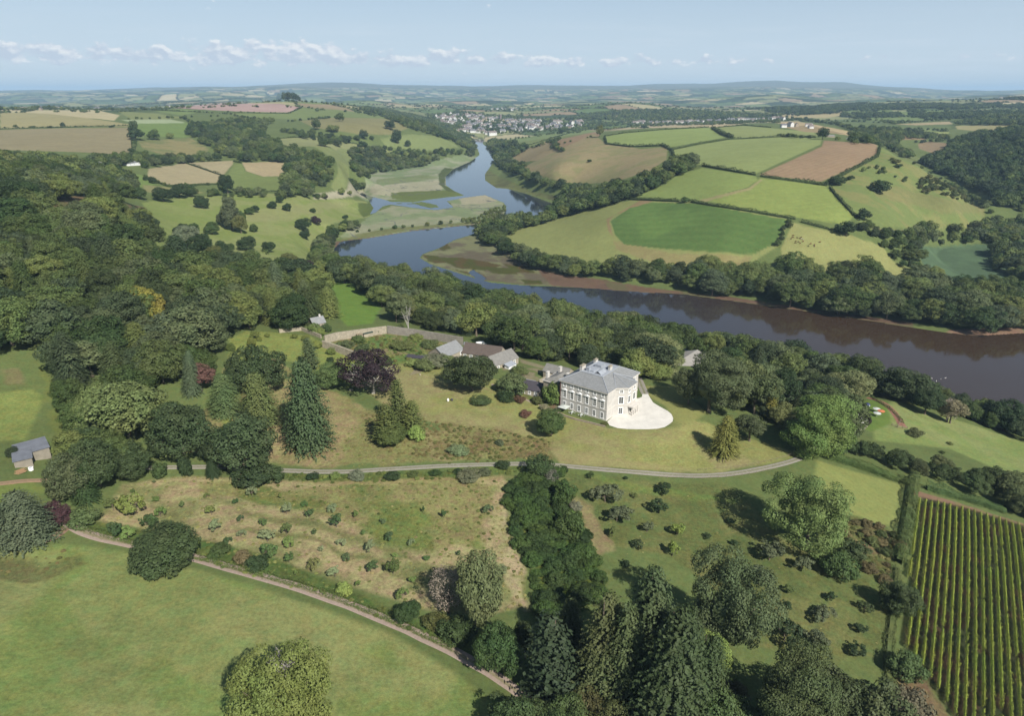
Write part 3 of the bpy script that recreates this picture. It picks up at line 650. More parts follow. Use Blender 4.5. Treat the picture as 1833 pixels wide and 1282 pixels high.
def crown_conifer(R, w=0.2, tiers=26, leaf=0.05, base=0.06, droop=0.25, dens_=1.0, power=1.0, feather=1.0):
    Ps = []; Ns = []; Ss = []
    for t in range(tiers):
        z = base + (1 - base) * (t / tiers) ** 0.92; L = w * (1 - (z - base) / (1 - base)) ** power * 1.0 + 0.012
        nb = max(4, int((7 + 9 * (L / w)) * dens_)); ph = R.random() * 6.28
        for k_ in range(nb):
            th = ph + 6.283 * k_ / nb + R.normal() * 0.12; Lb = L * R.uniform(0.72, 1.18); n = max(3, int(Lb / (leaf * 0.36)))
            s = np.linspace(0.15, 1, n); dx, dy = math.cos(th), math.sin(th)
            zz = z + 0.03 * s - droop * Lb * s ** 1.6 + R.normal(size=n) * 0.006
            side = R.normal(size=n) * leaf * 0.34 * feather * (1.2 - s)
            p = np.stack([dx * s * Lb - dy * side, dy * s * Lb + dx * side, zz], 1)
            nn = np.stack([np.full(n, dx * 0.75), np.full(n, dy * 0.75), np.full(n, 0.55)], 1) + R.normal(size=(n, 3)) * 0.33
            nn /= np.linalg.norm(nn, axis=1, keepdims=True)
            Ps.append(p); Ns.append(nn); Ss.append(leaf * R.uniform(0.7, 1.25, n) * (1.15 - 0.5 * s))
    return cards(np.concatenate(Ps), np.concatenate(Ns), np.concatenate(Ss), R, 0.6)
def blob_dark(w, zc, hh, R):
    """inner twig mass: keeps daylight from passing straight through a crown"""
    V = []; F = []; nu, nv = 9, 6
    for j in range(nv + 1):
        ph = math.pi * j / nv
        for i in range(nu):
            th = 2 * math.pi * i / nu; k = R.uniform(0.85, 1.1)
            V.append((w * k * math.sin(ph) * math.cos(th), w * k * math.sin(ph) * math.sin(th), zc + hh * k * math.cos(ph)))
    for j in range(nv):
        for i in range(nu): F.append((j * nu + i, j * nu + (i + 1) % nu, (j + 1) * nu + (i + 1) % nu, (j + 1) * nu + i))
    return np.array(V), np.array(F)

PROTO = {}
def proto(key, seed, kind, **kw):
    R = np.random.default_rng(seed)
    if kind == 'b':
        tz = kw.pop('r0', 0.026); limbs = kw.pop('limbs', 7); core = kw.pop('core', 0.48)
        (V, F), cl = crown_broad(R, **kw); w_, zc_, hh_ = kw.get('w', .42), kw.get('zc', .6), kw.get('hh', .42)
        if core: V, F = join([(V, F), blob_dark(w_ * core, zc_, hh_ * core, R)])
        TV, TF = trunk_broad(R, cl, zc_, tz, limbs)
    else:
        V, F = crown_conifer(R, **kw); TV, TF = tube([(0, 0, -0.03), (0, 0, 0.5), (0, 0, 0.98)], [0.02, 0.013, 0.002], 6)
        w_ = kw.get('w', .2)
    cm = np_mesh('crown_mesh', V, F, (LEAF,)); tm = np_mesh('trunk_mesh', TV, TF, (BARK,), smooth=True)
    PROTO[key] = (cm, tm, w_ if kind == 'b' else w_)
    return PROTO[key]
# detailed kinds (near), plain kinds (woodland), far kinds
for i in range(4): proto('oak%d' % i, 100 + i, 'b', w=0.47, zc=0.52, hh=0.46, ncl=74, nl=170, clr=0.135, leaf=0.033, lump=0.5)
for i in range(3): proto('tall%d' % i, 120 + i, 'b', w=0.34, zc=0.52, hh=0.48, ncl=76, nl=160, clr=0.12, leaf=0.03, lump=0.5)
for i in range(3): proto('wood%d' % i, 140 + i, 'b', w=0.45, zc=0.58, hh=0.43, ncl=54, nl=130, clr=0.135, leaf=0.037, lump=0.6)
for i in range(2): proto('ash%d' % i, 150 + i, 'b', w=0.40, zc=0.60, hh=0.42, ncl=60, nl=90, clr=0.11, leaf=0.036, lump=0.45, core=0.45)
for i in range(3): proto('bush%d' % i, 160 + i, 'b', w=0.58, zc=0.45, hh=0.5, ncl=36, nl=90, clr=0.2, leaf=0.07, lump=0.3, r0=0.03)
for i in range(3): proto('apple%d' % i, 170 + i, 'b', w=0.5, zc=0.6, hh=0.34, ncl=22, nl=60, clr=0.15, leaf=0.085, lump=0.9, core=0, limbs=12, r0=0.03)
for i in range(3): proto('fir%d' % i, 180 + i, 'c', w=0.25, tiers=46, leaf=0.034, droop=0.36, power=0.5, dens_=1.5)
for i in range(2): proto('oakhi%d' % i, 400 + i, 'b', w=0.47, zc=0.5, hh=0.48, ncl=90, nl=330, clr=0.115, leaf=0.0195, lump=0.9, low=-.85)
proto('limehi0', 410, 'b', w=0.40, zc=0.5, hh=0.5, ncl=120, nl=260, clr=0.105, leaf=0.0195, lump=0.8, low=-.9)
proto('cedar0', 190, 'c', w=0.33, tiers=38, leaf=0.04, droop=0.18, power=0.42, dens_=1.5, feather=2.4)
proto('cypress0', 191, 'c', w=0.15, tiers=30, leaf=0.045, droop=-0.3, power=0.5)
for i in range(3): proto('mid%d' % i, 200 + i, 'b', w=0.47, zc=0.56, hh=0.44, ncl=26, nl=44, clr=0.19, leaf=0.085, limbs=0, core=0.66)
for i in range(3): proto('far%d' % i, 210 + i, 'b', w=0.5, zc=0.52, hh=0.46, ncl=13, nl=15, clr=0.25, leaf=0.17, limbs=0, core=0.72)
print('protos', {k: len(v[0].polygons) for k, v in PROTO.items()})

GREENS = [(50,68,38), (62,80,44), (54,70,46), (74,90,50), (58,78,42), (84,100,54), (66,80,54), (90,104,58), (72,90,46), (92,104,70), (104,116,62), (64,76,44)]
LK = 1.6                                    # leaves hide in one another's shade, so the leaf itself is paler than the crown looks
def tintc(c, jit=0.0):
    j_ = 1 + random.uniform(-jit, jit)
    r_, g_, b_ = cc(*c); return [r_ * LK * j_ * 1.03, g_ * LK * j_, b_ * LK * j_ * .9]
def tree(u, v, h, kind, col, w=1.0, name='broadleaf_tree', label=None, cat='tree', group=None, trunk=True, xy=None, mat=None, tmat=None, jit=0.12, rz=None):
    if xy is None: x, y, z = G(u, v)
    else: x, y = xy; z = float(height(x, y))
    cm, tm, w0 = PROTO[kind]
    o = empty(name, (x, y, z - 0.1), random.uniform(0, 6.28) if rz is None else rz)
    s = (h * w * random.uniform(.88, 1.14), h * w * random.uniform(.88, 1.14), h)
    c = ob('crown', cm, o); c.scale = s; c['tint'] = tintc(col, jit * 1.0)
    if mat: pass
    c.rotation_euler = (random.uniform(-.07, .07), random.uniform(-.07, .07), 0)
    if trunk: tr = ob('trunk', tm, o); tr.scale = s
    tag(o, label, cat, group)
    return o
# ------------------------------------------------------------------ named single trees
def sp(u, vb, wpx, hpx, kind, col, label=None, name='broadleaf_tree', cat='tree', group=None, sink=0.0, trunk=True):
    x, y, z = G(u, vb); m = mpp(cdepth(x, y, z)); dep = math.atan2(CAMZ - z, math.hypot(x, y))
    w0 = PROTO[kind][2]; W_ = wpx * m
    H_ = max(hpx * m / math.cos(dep) - 0.25 * W_ * math.tan(dep), 0.45 * W_) if kind[:3] not in ('fir', 'ced', 'cyp') else hpx * m / math.cos(dep)
    wf = W_ / (2 * w0 * H_)
    if label is None:
        label, group = (('dark tree crowded into the wood along the bottom edge', 'trees crowded along the bottom edge') if vb > 1210 else ('small tree or bush in the verge row beside the farm track', 'bushes in the verge row of the farm track') if vb > 1000 else ('dark tree at the margin of the picture beside taller ones', 'dark trees at the picture margin'))
    return tree(u, vb, H_, kind, col, wf * 1.02, name, label, cat, group, trunk, xy=(x, y))
def many(lst, name, cat, group, labels, kinds, hscale=1.0):
    lite = 1.35 if 'dry' in labels else 1.0
    for i, t in enumerate(lst):
        u, v, w_, h_ = t[:4]; col = t[4] if len(t) > 4 else random.choice(GREENS); k = t[5] if len(t) > 5 else random.choice(kinds)
        lab = t[6] if len(t) > 6 else labels; col = tuple(min(x_ * (lite if col[1] < 102 else 1.0), 150) for x_ in col)
        sp(u, v, w_, h_ * hscale, k, col, lab, name, cat, group)
DK = (52, 70, 42); MD = (70, 90, 50); LT = (104, 124, 66); OL = (96, 102, 58); GR = (88, 98, 72); BL = (78, 96, 70); PU = (62, 50, 54)
# park and far side
many([(362,373,24,24,DK),(416,412,34,58,GR,'tall0'),(432,418,26,34,OL),(398,404,20,30,GR),(441,448,30,28,DK),(481,451,22,19,DK),(380,419,28,24,MD),(455,415,15,16,MD),(430,400,24,26,MD),(458,380,12,14,DK),(447,384,16,14,MD),(487,373,15,14,DK),(502,363,14,12,DK),
 (513,377,15,15,DK),(560,380,11,8,MD),(543,412,28,22,DK),(567,402,17,17,PU),(546,427,17,14,DK),(325,422,26,24,DK),(346,420,26,22,MD),(337,446,46,44,(112,124,100)),(365,460,38,42,DK),(386,472,34,34,OL),(398,458,24,30,DK),(412,452,14,18,MD),
 (293,361,28,26,DK),(321,354,26,25,DK),(344,352,16,15,DK),(385,350,14,14,MD),(408,346,24,33,DK),(252,357,20,22,MD),(273,328,14,11,DK),(262,323,9,8,DK),(566,354,12,8,DK),(583,357,8,10,PU),(618,392,10,8,DK),(520,478,34,30,OL),(545,486,30,24,PU),(455,472,24,22,MD)],
 'park_tree', 'tree', 'single trees standing in the park meadow', 'broadleaf tree standing apart on the pale park meadow', ['oak0','oak1','oak2','oak3'])
many([(608,217,15,15),(485,221,14,11),(462,220,13,9),(568,232,16,18),(596,236,24,12),(698,232,18,16),(652,250,14,17),(711,257,17,24),(731,262,10,11),(620,255,18,12),(640,252,12,10),(666,251,8,8),(583,262,22,14),(605,262,14,12),
 (277,250,20,18),(244,251,26,24),(304,248,12,10),(240,232,12,16),(113,228,8,9),(28,229,6,6),(200,228,8,4),(60,229,9,4),(90,229,8,4)], 'field_tree', 'tree', 'trees dotted over the fields of the left hills', 'dark round tree standing in the fields of the left hills', ['mid0','mid1','mid2'])
many([(502,181,12,13),(510,181,12,15),(518,181,12,15),(526,181,12,14),(532,182,10,12)], 'hilltop_tree', 'tree', 'clump of trees on the hilltop', 'dark tree in the round clump on the far hilltop', ['mid0','mid1','mid2'])
many([(1472,249,21,20,DK),(1227,362,14,10,MD),(1574,345,33,22,DK),(1545,393,24,20,DK),(1513,422,34,26,DK),(1497,331,30,16,DK),(1522,322,14,8,DK),(1007,239,14,10,MD),(1073,245,14,20,OL),(1055,290,8,5),(1604,293,14,8,OL),(1608,300,14,6,DK),(1597,288,10,6,OL)],
 'hill_tree', 'tree', 'trees along the hedges of the green hill', 'tree standing on the green hill across the river', ['mid0','mid1','mid2','oak0'])
# around the mansion
sp(845,700,88,74,'oak1',(64,76,46),'broad dark yew beside the stable yard, spreading over the lawn',name='yew_tree')
sp(916,704,52,38,'bush0',(84,98,62),'low grey-green tree right beside the broad dark yew','shrub_tree')
sp(987,778,48,52,'oak2',(70,88,46),'round green tree alone on the lawn in front of the mansion')
sp(1296,813,54,66,'fir1',(112,116,56),'golden green conifer alone on the lawn right of the forecourt',name='conifer')
sp(1341,790,54,56,'ash0',(76,86,56),'small open-crowned tree right of the golden conifer on the lawn edge')
sp(1268,738,108,108,'oakhi0',(86,98,66),'large grey-green oak casting its shadow on the lawn right of the forecourt',name='oak_tree')
sp(1232,724,50,70,'oak1',(80,92,60),'dark tree at the left foot of the large grey-green oak')
sp(1168,676,96,76,'limehi0',(116,124,84),'pale green chestnut with a full dome right behind the mansion',name='chestnut_tree')
sp(1378,752,24,62,'cypress0',(122,122,52),'slim golden conifer rising from the wood right of the lawn',name='cypress_tree')
sp(1450,812,104,112,'limehi0',(102,126,64),'bright green lime tree at the bend where the drive leaves the wood',name='lime_tree')
sp(1444,972,126,134,'oakhi1',(104,124,70),'huge bright green lime tree alone below the drive',name='lime_tree')
sp(1494,792,76,92,'oak0',(82,94,60),'dark rounded tree beside the fenced sand circle')
sp(1400,735,60,80,'oak2',DK,'dark tree behind the slim golden conifer')
sp(1350,742,60,80,'ash1',(78,90,56),'ivy-clad tree with open top left of the slim golden conifer')
sp(1512,715,66,60,'oak1',(112,120,80),'pale domed tree at the riverside above the cottage')
sp(1608,716,84,68,'oak2',(62,76,48),'very dark round oak on the near riverbank',name='oak_tree')
sp(1655,742,52,48,'oak0',DK,'dark tree right of the very dark riverbank oak')
sp(1700,758,44,48,'ash0',(120,116,90),'pale thin-leaved tree on the near riverbank')
sp(1740,752,40,36,'oak3',MD); sp(1796,772,70,58,'oak1',DK,'dark tree on the near riverbank close to the right edge')
sp(554,797,96,148,'cedar0',(72,92,60),'tall blue-green conifer with a ragged spire on the slope left of the lawn',name='conifer')
sp(692,794,54,66,'cypress0',(92,102,54),'dark yew column at the front of the clump on the slope',name='yew_tree'); sp(712,772,46,88,'cypress0',(84,96,52),'taller yew column behind the front one in the clump',name='yew_tree')
sp(738,776,44,58,'cypress0',(98,110,58),'yew column on the right of the clump on the slope',name='yew_tree'); sp(703,796,52,44,'oak2',(82,96,50),'round bush tree at the foot of the yew clump'); sp(746,788,30,28,'bush1',(128,152,78),'bright green young tree beside the yew clump')
sp(330,822,96,104,'oak0',(62,78,48),'large dark holm oak left of its twin above the drive',name='holm_oak'); sp(437,838,108,114,'oak3',(66,82,52),'large dark holm oak right of its twin above the drive',name='holm_oak')
sp(382,828,46,56,'oak1',(60,76,46),'small dark holm oak between the two large ones',name='holm_oak'); sp(455,864,62,38,'bush2',(58,74,46),'low dark bush under the right holm oak','bush'); sp(488,862,40,30,'bush0',(66,84,50),'low green bush at the end of the drive shade','bush')
sp(466,702,84,90,'oak2',(64,80,48),'dark dome-shaped tree left of the ragged blue-green conifer'); sp(406,742,60,72,'cedar0',(92,112,68),'light green layered conifer in the grassy ride',name='conifer')
sp(470,758,72,88,'cedar0',(96,108,62),'olive conifer below the dark dome-shaped tree',name='conifer'); sp(598,692,54,46,'oak0',(84,104,60),'rounded green tree between the conifer and the copper beech')
sp(558,660,32,56,'cypress0',(84,100,66),'slim dark spire left of the walled garden'); sp(268,584,46,72,'tall0',(142,138,60),'yellow-leaved tree in the left wood',name='yellow_tree')
sp(345,704,40,76,'fir0',(84,100,74),'grey-green spiky conifer at the edge of the left wood',name='conifer'); sp(362,700,40,48,'ash1',(104,78,70),'reddish brown pine at the edge of the left wood',name='pine_tree')
sp(235,792,104,122,'tall2',(106,120,72),'tall light green tree at the lower edge of the left wood'); sp(170,770,76,90,'oak3',(98,114,66),'light green tree left of the tallest one in the left wood')
sp(236,858,64,66,'oak1',(64,80,48),'dark round tree at the left end of the drive'); sp(180,872,86,100,'oak2',(70,86,52),'dark tree by the left end of the drive'); sp(138,892,64,84,'oak0',(88,98,66),'greyish tree below the corrugated shed')
sp(160,820,60,66,'oak1',(66,82,50),'dark tree to the right of the corrugated shed')
many([(288,853,28,28,MD,'bush0'),(335,850,26,33,DK,'bush1'),(383,853,28,33,DK,'fir2')], 'young_tree', 'tree', 'three young trees beside the drive', 'one of three young trees in a row beside the drive', ['bush0'])
sp(298,1006,126,80,'oak3',(72,88,54),'spreading dark oak leaning over the farm track',name='oak_tree'); sp(108,942,44,50,'oak2',(78,54,60),'small copper-leaved tree by the track fork',name='copper_tree')
sp(48,968,104,90,'cedar0',(84,96,74),'dark grey-green cedar at the left edge by the track fork',name='cedar_tree'); sp(16,950,56,60,'oak1',DK); sp(150,940,44,34,'bush1',(84,100,60),'round bush by the track fork','bush')
sp(536,1330,172,172,'oakhi0',(106,118,60),'large ivy-green oak in the near meadow with a bare silver top',name='oak_tree')
sp(852,1138,74,136,'tall1',(98,108,72),'tall ivy-clad poplar at the foot of the orchard',name='poplar_tree'); sp(842,1072,46,66,'tall2',(86,98,70),'darker poplar top behind the ivy-clad one',name='poplar_tree')
sp(729,1110,42,40,'oak2',(56,76,42),'small round dark tree at the edge of the farm track'); sp(888,1206,72,84,'oak0',(66,88,48),'dark green tree beside the farm track near the conifers')
sp(940,1180,44,70,'ash0',(70,84,52)); sp(865,1160,36,32,'bush1',(112,126,58),'light green bush by the farm track','bush'); sp(820,1140,56,38,'bush0',(64,82,46)); sp(780,1122,46,24,'bush2',(86,90,50)); sp(617,1064,28,22,'bush1',(136,152,80),'pale yellow-green bush beside the farm track','bush')
# conifer wood in the foreground
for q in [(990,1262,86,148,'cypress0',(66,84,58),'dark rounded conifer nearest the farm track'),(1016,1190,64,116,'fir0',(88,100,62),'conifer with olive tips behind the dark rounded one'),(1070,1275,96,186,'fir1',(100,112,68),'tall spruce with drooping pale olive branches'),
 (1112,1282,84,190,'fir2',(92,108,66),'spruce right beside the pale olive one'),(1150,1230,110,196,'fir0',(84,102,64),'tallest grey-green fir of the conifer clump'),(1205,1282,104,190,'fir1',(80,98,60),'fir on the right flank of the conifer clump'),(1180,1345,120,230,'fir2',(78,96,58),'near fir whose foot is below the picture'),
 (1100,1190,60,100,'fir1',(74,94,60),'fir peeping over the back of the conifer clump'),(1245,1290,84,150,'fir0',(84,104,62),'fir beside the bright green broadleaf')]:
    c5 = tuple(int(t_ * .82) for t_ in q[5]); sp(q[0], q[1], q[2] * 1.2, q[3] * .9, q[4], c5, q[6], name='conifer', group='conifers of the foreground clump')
sp(1262,1240,60,96,'tall1',(126,146,74),'bright green broadleaf squeezed against the conifer clump'); sp(1296,1192,160,190,'oakhi1',(84,98,66),'huge grey-green oak at the edge of the right orchard',name='oak_tree')
sp(1385,1330,150,170,'oakhi0',(72,84,50),'dark tree with rusty tips at the bottom of the picture'); sp(1460,1320,110,120,'oak0',(66,78,48)); sp(1300,1340,100,110,'oak3',(76,96,54)); sp(1545,1330,120,130,'ash0',(78,88,56)); sp(1610,1350,90,110,'ash1',(100,98,78),'greyish thin-leaved tree beside the vineyard headland')
sp(930,1320,90,80,'oak3',(62,80,46)); sp(1010,1340,90,80,'oak0',(74,92,52)); sp(1090,1350,90,80,'oak1',(84,92,54)); sp(1604,1098,54,66,'oak2',(68,84,50),'dark tree in the hedge left of the vineyard'); sp(1618,1210,50,44,'bush0',(76,94,54),'rounded bush at the vineyard corner','bush')
sp(1500,1032,56,50,'bush1',(70,92,50),'round bush tree between orchard and dry bank'); sp(1530,998,44,32,'bush2',(72,88,54),'dark bush on the dry bank','bush')
# orchards
many([(238,922,38,36,(110,122,60)),(203,913,20,20),(208,961,24,26,DK),(231,963,22,20),(268,946,28,26),(288,926,16,18),(276,865,7,6),(281,896,14,8),(238,883,8,7),(328,909,10,12),(379,922,16,17),(383,953,20,22,GR),(370,891,8,8),(421,902,12,8),(452,889,16,18,GR),
 (430,933,11,10),(472,942,12,14),(432,961,14,12,GR),(407,977,14,14,DK),(503,892,10,10),(513,920,18,18,GR),(554,927,16,14,DK),(513,956,19,20),(479,970,27,20,GR),(518,980,18,18),(482,997,24,22),(518,1008,16,17),(563,958,8,10,DK),(603,944,20,20,DK),(596,916,16,12,GR),
 (546,906,12,8),(611,977,14,12,GR),(576,988,10,10,GR),(562,1019,20,17,(112,116,70)),(600,1034,18,18,GR),(621,1004,14,12),(661,990,18,20,GR),(664,1024,20,18,DK),(697,968,14,14),(685,937,10,8),(637,926,8,12),(652,957,10,8),(704,1028,20,24,(84,104,54)),(738,1044,12,12),
 (720,1073,20,18,LT),(895,1037,22,22,GR),(872,919,14,14),(757,919,6,12,DK),(795,928,8,14,DK),(822,996,6,10,DK),(763,1003,12,8),(707,998,10,8),(698,962,10,10),(736,976,12,10,GR),(529,1031,8,9,LT),(640,1050,10,10)], 'orchard_tree', 'tree', 'young fruit trees in the dry left orchard', 'young fruit tree in the dry grass of the left orchard', ['apple0','apple1','apple2'], 1.15)
many([(1083,898,44,30,GR),(1104,933,46,30,GR),(1095,962,18,18),(1179,919,27,25,DK),(1188,883,24,17,DK),(1158,953,22,18,GR),(1142,982,18,15),(1122,1014,18,12,DK),(1136,891,10,8),(1058,858,12,12),(1211,958,24,20,(124,142,66)),(1203,996,22,24,(122,140,64)),(1307,937,15,9,DK),(1266,964,13,9,DK),
 (1316,978,15,10,DK),(1377,1003,46,32,GR),(1434,1019,31,25,GR),(1359,1046,42,31,GR),(1413,1062,20,15),(1484,1076,19,15,DK),(1409,1091,19,15,DK),(1547,1094,22,17),(1472,1112,36,23,GR),(1404,1147,46,38,DK),(1538,1132,21,15,DK),(1461,1153,40,27,GR),(1531,1173,32,19,DK),(1354,1078,14,14,MD)],
 'orchard_tree', 'tree', 'fruit trees in the green right orchard', 'low spreading fruit tree in the green right orchard', ['apple0','apple1','apple2'], 1.1)
# bushes by the drive and in the garden
many([(393,994,36,22,MD),(437,1012,30,30,(112,104,74)),(462,1018,40,26,DK),(840,858,36,20,(112,116,90)),(866,850,20,14,GR),(900,838,22,16,DK),(702,858,26,16,DK),(740,852,20,10),(560,858,18,14,DK),(640,856,30,12,(112,122,100)),(600,856,18,12,LT),(780,850,18,10),(1010,845,14,12),(820,846,14,8,DK),
 (965,850,48,40,(60,78,44)),(985,860,26,22,(104,106,96)),(1010,902,42,44,(68,92,46)),(1030,915,18,20,(128,132,112)),(1018,958,48,48,(70,88,46)),(1120,858,8,6,DK),(1500,884,16,8),(1636,780,28,14,(88,96,60)),(1700,796,10,6),(1686,812,8,6),(820,812,34,14,(118,134,96)),(895,796,16,10,GR),(1082,761,10,7,OL),
 (940,745,18,12,(112,86,70)),(960,722,20,14,(86,92,54)),(930,720,20,14,(96,76,58)),(975,734,18,12,(140,138,110)),(990,722,30,42,(96,116,58)),(1000,735,10,10,(150,150,130)),(780,655,40,24,(110,116,92)),(760,662,34,22,(92,106,64)),(802,655,30,20,(104,120,70)),(690,652,24,16,(72,84,50)),(740,655,26,14,(120,136,78)),
 (650,628,24,14,(84,98,60)),(620,622,30,10,(92,104,70)),(720,625,34,14,(96,106,60)),(770,622,30,10,(100,112,70)),(676,598,10,12,MD),(590,610,12,8,DK),(563,597,22,20,LT),(584,594,18,16,MD),(574,600,16,14,(120,134,70)),(640,612,26,8,(92,110,60)),(745,608,26,8,(110,122,66)),(815,612,22,14,(72,84,50)),(592,647,12,9,DK),(930,668,26,14,(96,112,66)),(860,722,30,12,(80,96,58)),(905,716,34,14,DK)],
 'bush', 'bush', 'garden and roadside bushes', 'rounded bush among the garden beds, walls and drive verge', ['bush0','bush1','bush2'])

# pale bare limbs: copper beech, near oak, dead trees
def limb_tree(R, n=9, spread=0.42, zt=0.95, r0=0.03, sub=3, up=0.75):
    parts = [tube([(0, 0, 0), (0.01, 0, zt * 0.2), (0, 0.01, zt * 0.38)], [r0 * 1.4, r0, r0 * 0.8], 6)]
    for i in range(n):
        th = i * 2.4 + R.normal() * 0.3; b_ = np.array([0, 0, zt * R.uniform(0.12, 0.4)]); L = spread * R.uniform(0.7, 1)
        e = np.array([math.cos(th) * L, math.sin(th) * L, b_[2] + zt * R.uniform(0.25, 0.6) * up]); m = (b_ + e) / 2 + np.array([0, 0, -0.04 + 0.05 * R.normal()])
        parts.append(tube([b_, m, e], [r0 * 0.6, r0 * 0.4, r0 * 0.12], 5))
        for s in range(sub):
            f = R.uniform(0.35, 0.85); p0 = b_ * (1 - f) + e * f; p1 = p0 + R.normal(size=3) * 0.09 + np.array([math.cos(th) * 0.06, math.sin(th) * 0.06, 0.10])
            parts.append(tube([p0, (p0 + p1) / 2 + R.normal(size=3) * 0.012, p1], [r0 * 0.28, r0 * 0.2, r0 * 0.06], 4))
    return join(parts)
Rl = np.random.default_rng(5)
lm = np_mesh('limbs', *limb_tree(Rl, 14, 0.5, 1.0, 0.03, 7), (PALEBARK,), smooth=True)
dm = np_mesh('dead_limbs', *limb_tree(Rl, 7, 0.28, 1.5, 0.028, 5, 1.0), (PALEBARK,), smooth=True)
proto('beech0', 420, 'b', w=0.5, zc=0.54, hh=0.44, ncl=80, nl=90, clr=0.11, leaf=0.03, lump=0.5, core=.3, limbs=4)
b = sp(668,704,100,88,'beech0',(50,38,44),'copper beech with dark purple leaves and pale bare limbs showing',name='copper_beech')
c_ = [c for c in b.children if c.name.startswith('trunk')][0]; l_ = ob('limb', lm, b); l_.scale = tuple(x * 0.93 for x in c_.scale); l_.scale[2] *= 1.0
b = bpy.data.objects.get('copper_beech')
def dead(u, v, h, label, s=1.0, name='dead_tree', gr=None, col=None):
    x, y, z = G(u, v); o = empty(name, (x, y, z - 0.1), random.uniform(0, 6)); l = ob('trunk', dm, o); k = h / 1.35; l.scale = (k * s, k * s, k); tag(o, label, 'dead tree', gr); return o
dead(731, 592, 17, 'white bare dead tree standing behind the walled garden wall')
dead(1694, 752, 10, 'bare silver branches on the near riverbank', 1.3)
# silver dead top of the near oak is a part of that oak
near_oak = [o for o in bpy.data.objects if o.name.startswith('oak_tree') and 'silver' in o.get('label', '')][0]
ct = near_oak.children[0]; l = ob('bare_top', lm, near_oak); l.scale = (ct.scale[0] * 0.30, ct.scale[1] * 0.30, ct.scale[2] * 0.42); near_oak.rotation_euler[2] = 0; l.location = (-1.2, 1.0, ct.scale[2] * 0.66)
# purple twiggy tree near the poplars: twigs as fine cards
PTW = proto('twig0', 300, 'b', w=0.36, zc=0.55, hh=0.44, ncl=60, nl=60, clr=0.11, leaf=0.022, core=0, limbs=18, lump=0.3)
sp(803,1098,62,88,'twig0',(150,138,128),'leafless grey-purple tree left of the ivy-clad poplar',name='bare_tree'); sp(1695,756,36,46,'twig0',(170,160,146),'leafless silver tree among the near riverbank trees',name='bare_tree')

# ------------------------------------------------------------------ woods: sampled stands
STAND = []                                    # x, y, h, colour, label index, species, extra-far flag
LABELS = []
def stand(poly, sp_, h, label, group, pal=None, con=0.0, holes=(), edge_jit=1.0, thin=1.0, hj=0.36, bushy=0.0):
    W_ = np.asarray(wpoly(poly)); lo_ = W_.min(0); hi_ = W_.max(0)
    nx = int((hi_[0] - lo_[0]) / sp_) + 1; ny = int((hi_[1] - lo_[1]) / sp_) + 1
    gx, gy = np.meshgrid(np.arange(nx), np.arange(ny)); gx = gx + 0.5 * (gy % 2)
    x = (lo_[0] + (gx + rng.uniform(-.38, .38, gx.shape)) * sp_).ravel(); y = (lo_[1] + (gy + rng.uniform(-.38, .38, gy.shape)) * sp_).ravel()
    m = pip(x, y, W_)
    for hh in holes: m &= ~pip(x, y, np.asarray(wpoly(hh)))
    x = x[m]; y = y[m]
    az_ = np.arctan2(x, y); k = np.abs(az_) < math.radians(46); x = x[k]; y = y[k]
    li = len(LABELS); LABELS.append((label, group))
    cl = fbm(x, y, 60, 2, 55)
    for i in range(len(x)):
        if random.random() > thin: continue
        pl = pal or GREENS; c = pl[min(len(pl) - 1, max(0, int((cl[i] * 0.7 + random.random() * 0.45 - 0.05) * len(pl))))]
        STAND.append((x[i], y[i], h * random.uniform(1 - hj, 1 + hj), c, li, 'c' if random.random() < con else ('u' if random.random() < bushy else 'b')))
def trow(path, sp_, h, label, group, pal=None, wj=3.0, prob=1.0):
    W_ = [hit(u, v) for u, v in dens(path, 10, False)]; li = len(LABELS); LABELS.append((label, group)); acc = 0
    for a_, b_ in zip(W_[:-1], W_[1:]):
        L = math.hypot(b_[0] - a_[0], b_[1] - a_[1])
        if L > 900: continue
        while acc < L:
            f = acc / L
            if random.random() < prob: STAND.append((a_[0] + (b_[0] - a_[0]) * f + random.uniform(-wj, wj), a_[1] + (b_[1] - a_[1]) * f + random.uniform(-wj, wj), h * random.uniform(.7, 1.25), random.choice(pal or GREENS), li, 'b'))
            acc += sp_ * random.uniform(.7, 1.3)
        acc -= L
WG = GREENS + [(84, 98, 72), (100, 108, 66), (78, 92, 66)]
heath = [(70,372),(160,352),(262,371),(272,390),(225,393),(110,395),(80,388)]
stand([(-200,330),(60,322),(200,352),(262,378),(232,395),(262,425),(300,470),(350,492),(450,500),(560,512),(598,545),(590,578),(520,592),(440,590),(400,600),(372,655),(345,688),(288,702),(262,735),(200,735),(115,690),(70,640),(-60,640),(-300,640),(-400,480)], 13.5, 17,
 'tree in the dense mixed wood covering the left hillside', 'trees of the left hillside wood', WG, con=0.16, holes=[heath])
stand([(110,720),(270,735),(262,790),(215,850),(160,905),(125,890),(120,820),(112,780)], 9, 11, 'tree in the strip of wood behind the corrugated shed', 'trees behind the corrugated shed', WG, con=0.03)
stand([(15,800),(30,790),(26,850),(5,865),(-80,860)], 9, 5, 'bushy tree beside the corrugated shed', 'bushy trees left of the corrugated shed', bushy=1)
stand([(575,490),(640,522),(700,560),(694,585),(780,594),(840,606),(900,628),(970,655),(1050,668),(1105,662),(1150,684),(1200,694),(1215,668),(1290,650),(1340,662),(1400,690),(1450,690),(1540,705),(1560,700),(1480,672),(1300,634),(1180,618),(1100,604),(960,568),(860,540),(760,516),(640,494),(590,470),(575,450),(562,470)], 14, 16,
 'tree in the wood between the mansion and the near riverbank', 'trees of the riverside wood behind the mansion', WG, con=0.05, holes=[[(1188,640),(1285,643),(1280,705),(1196,708)]])
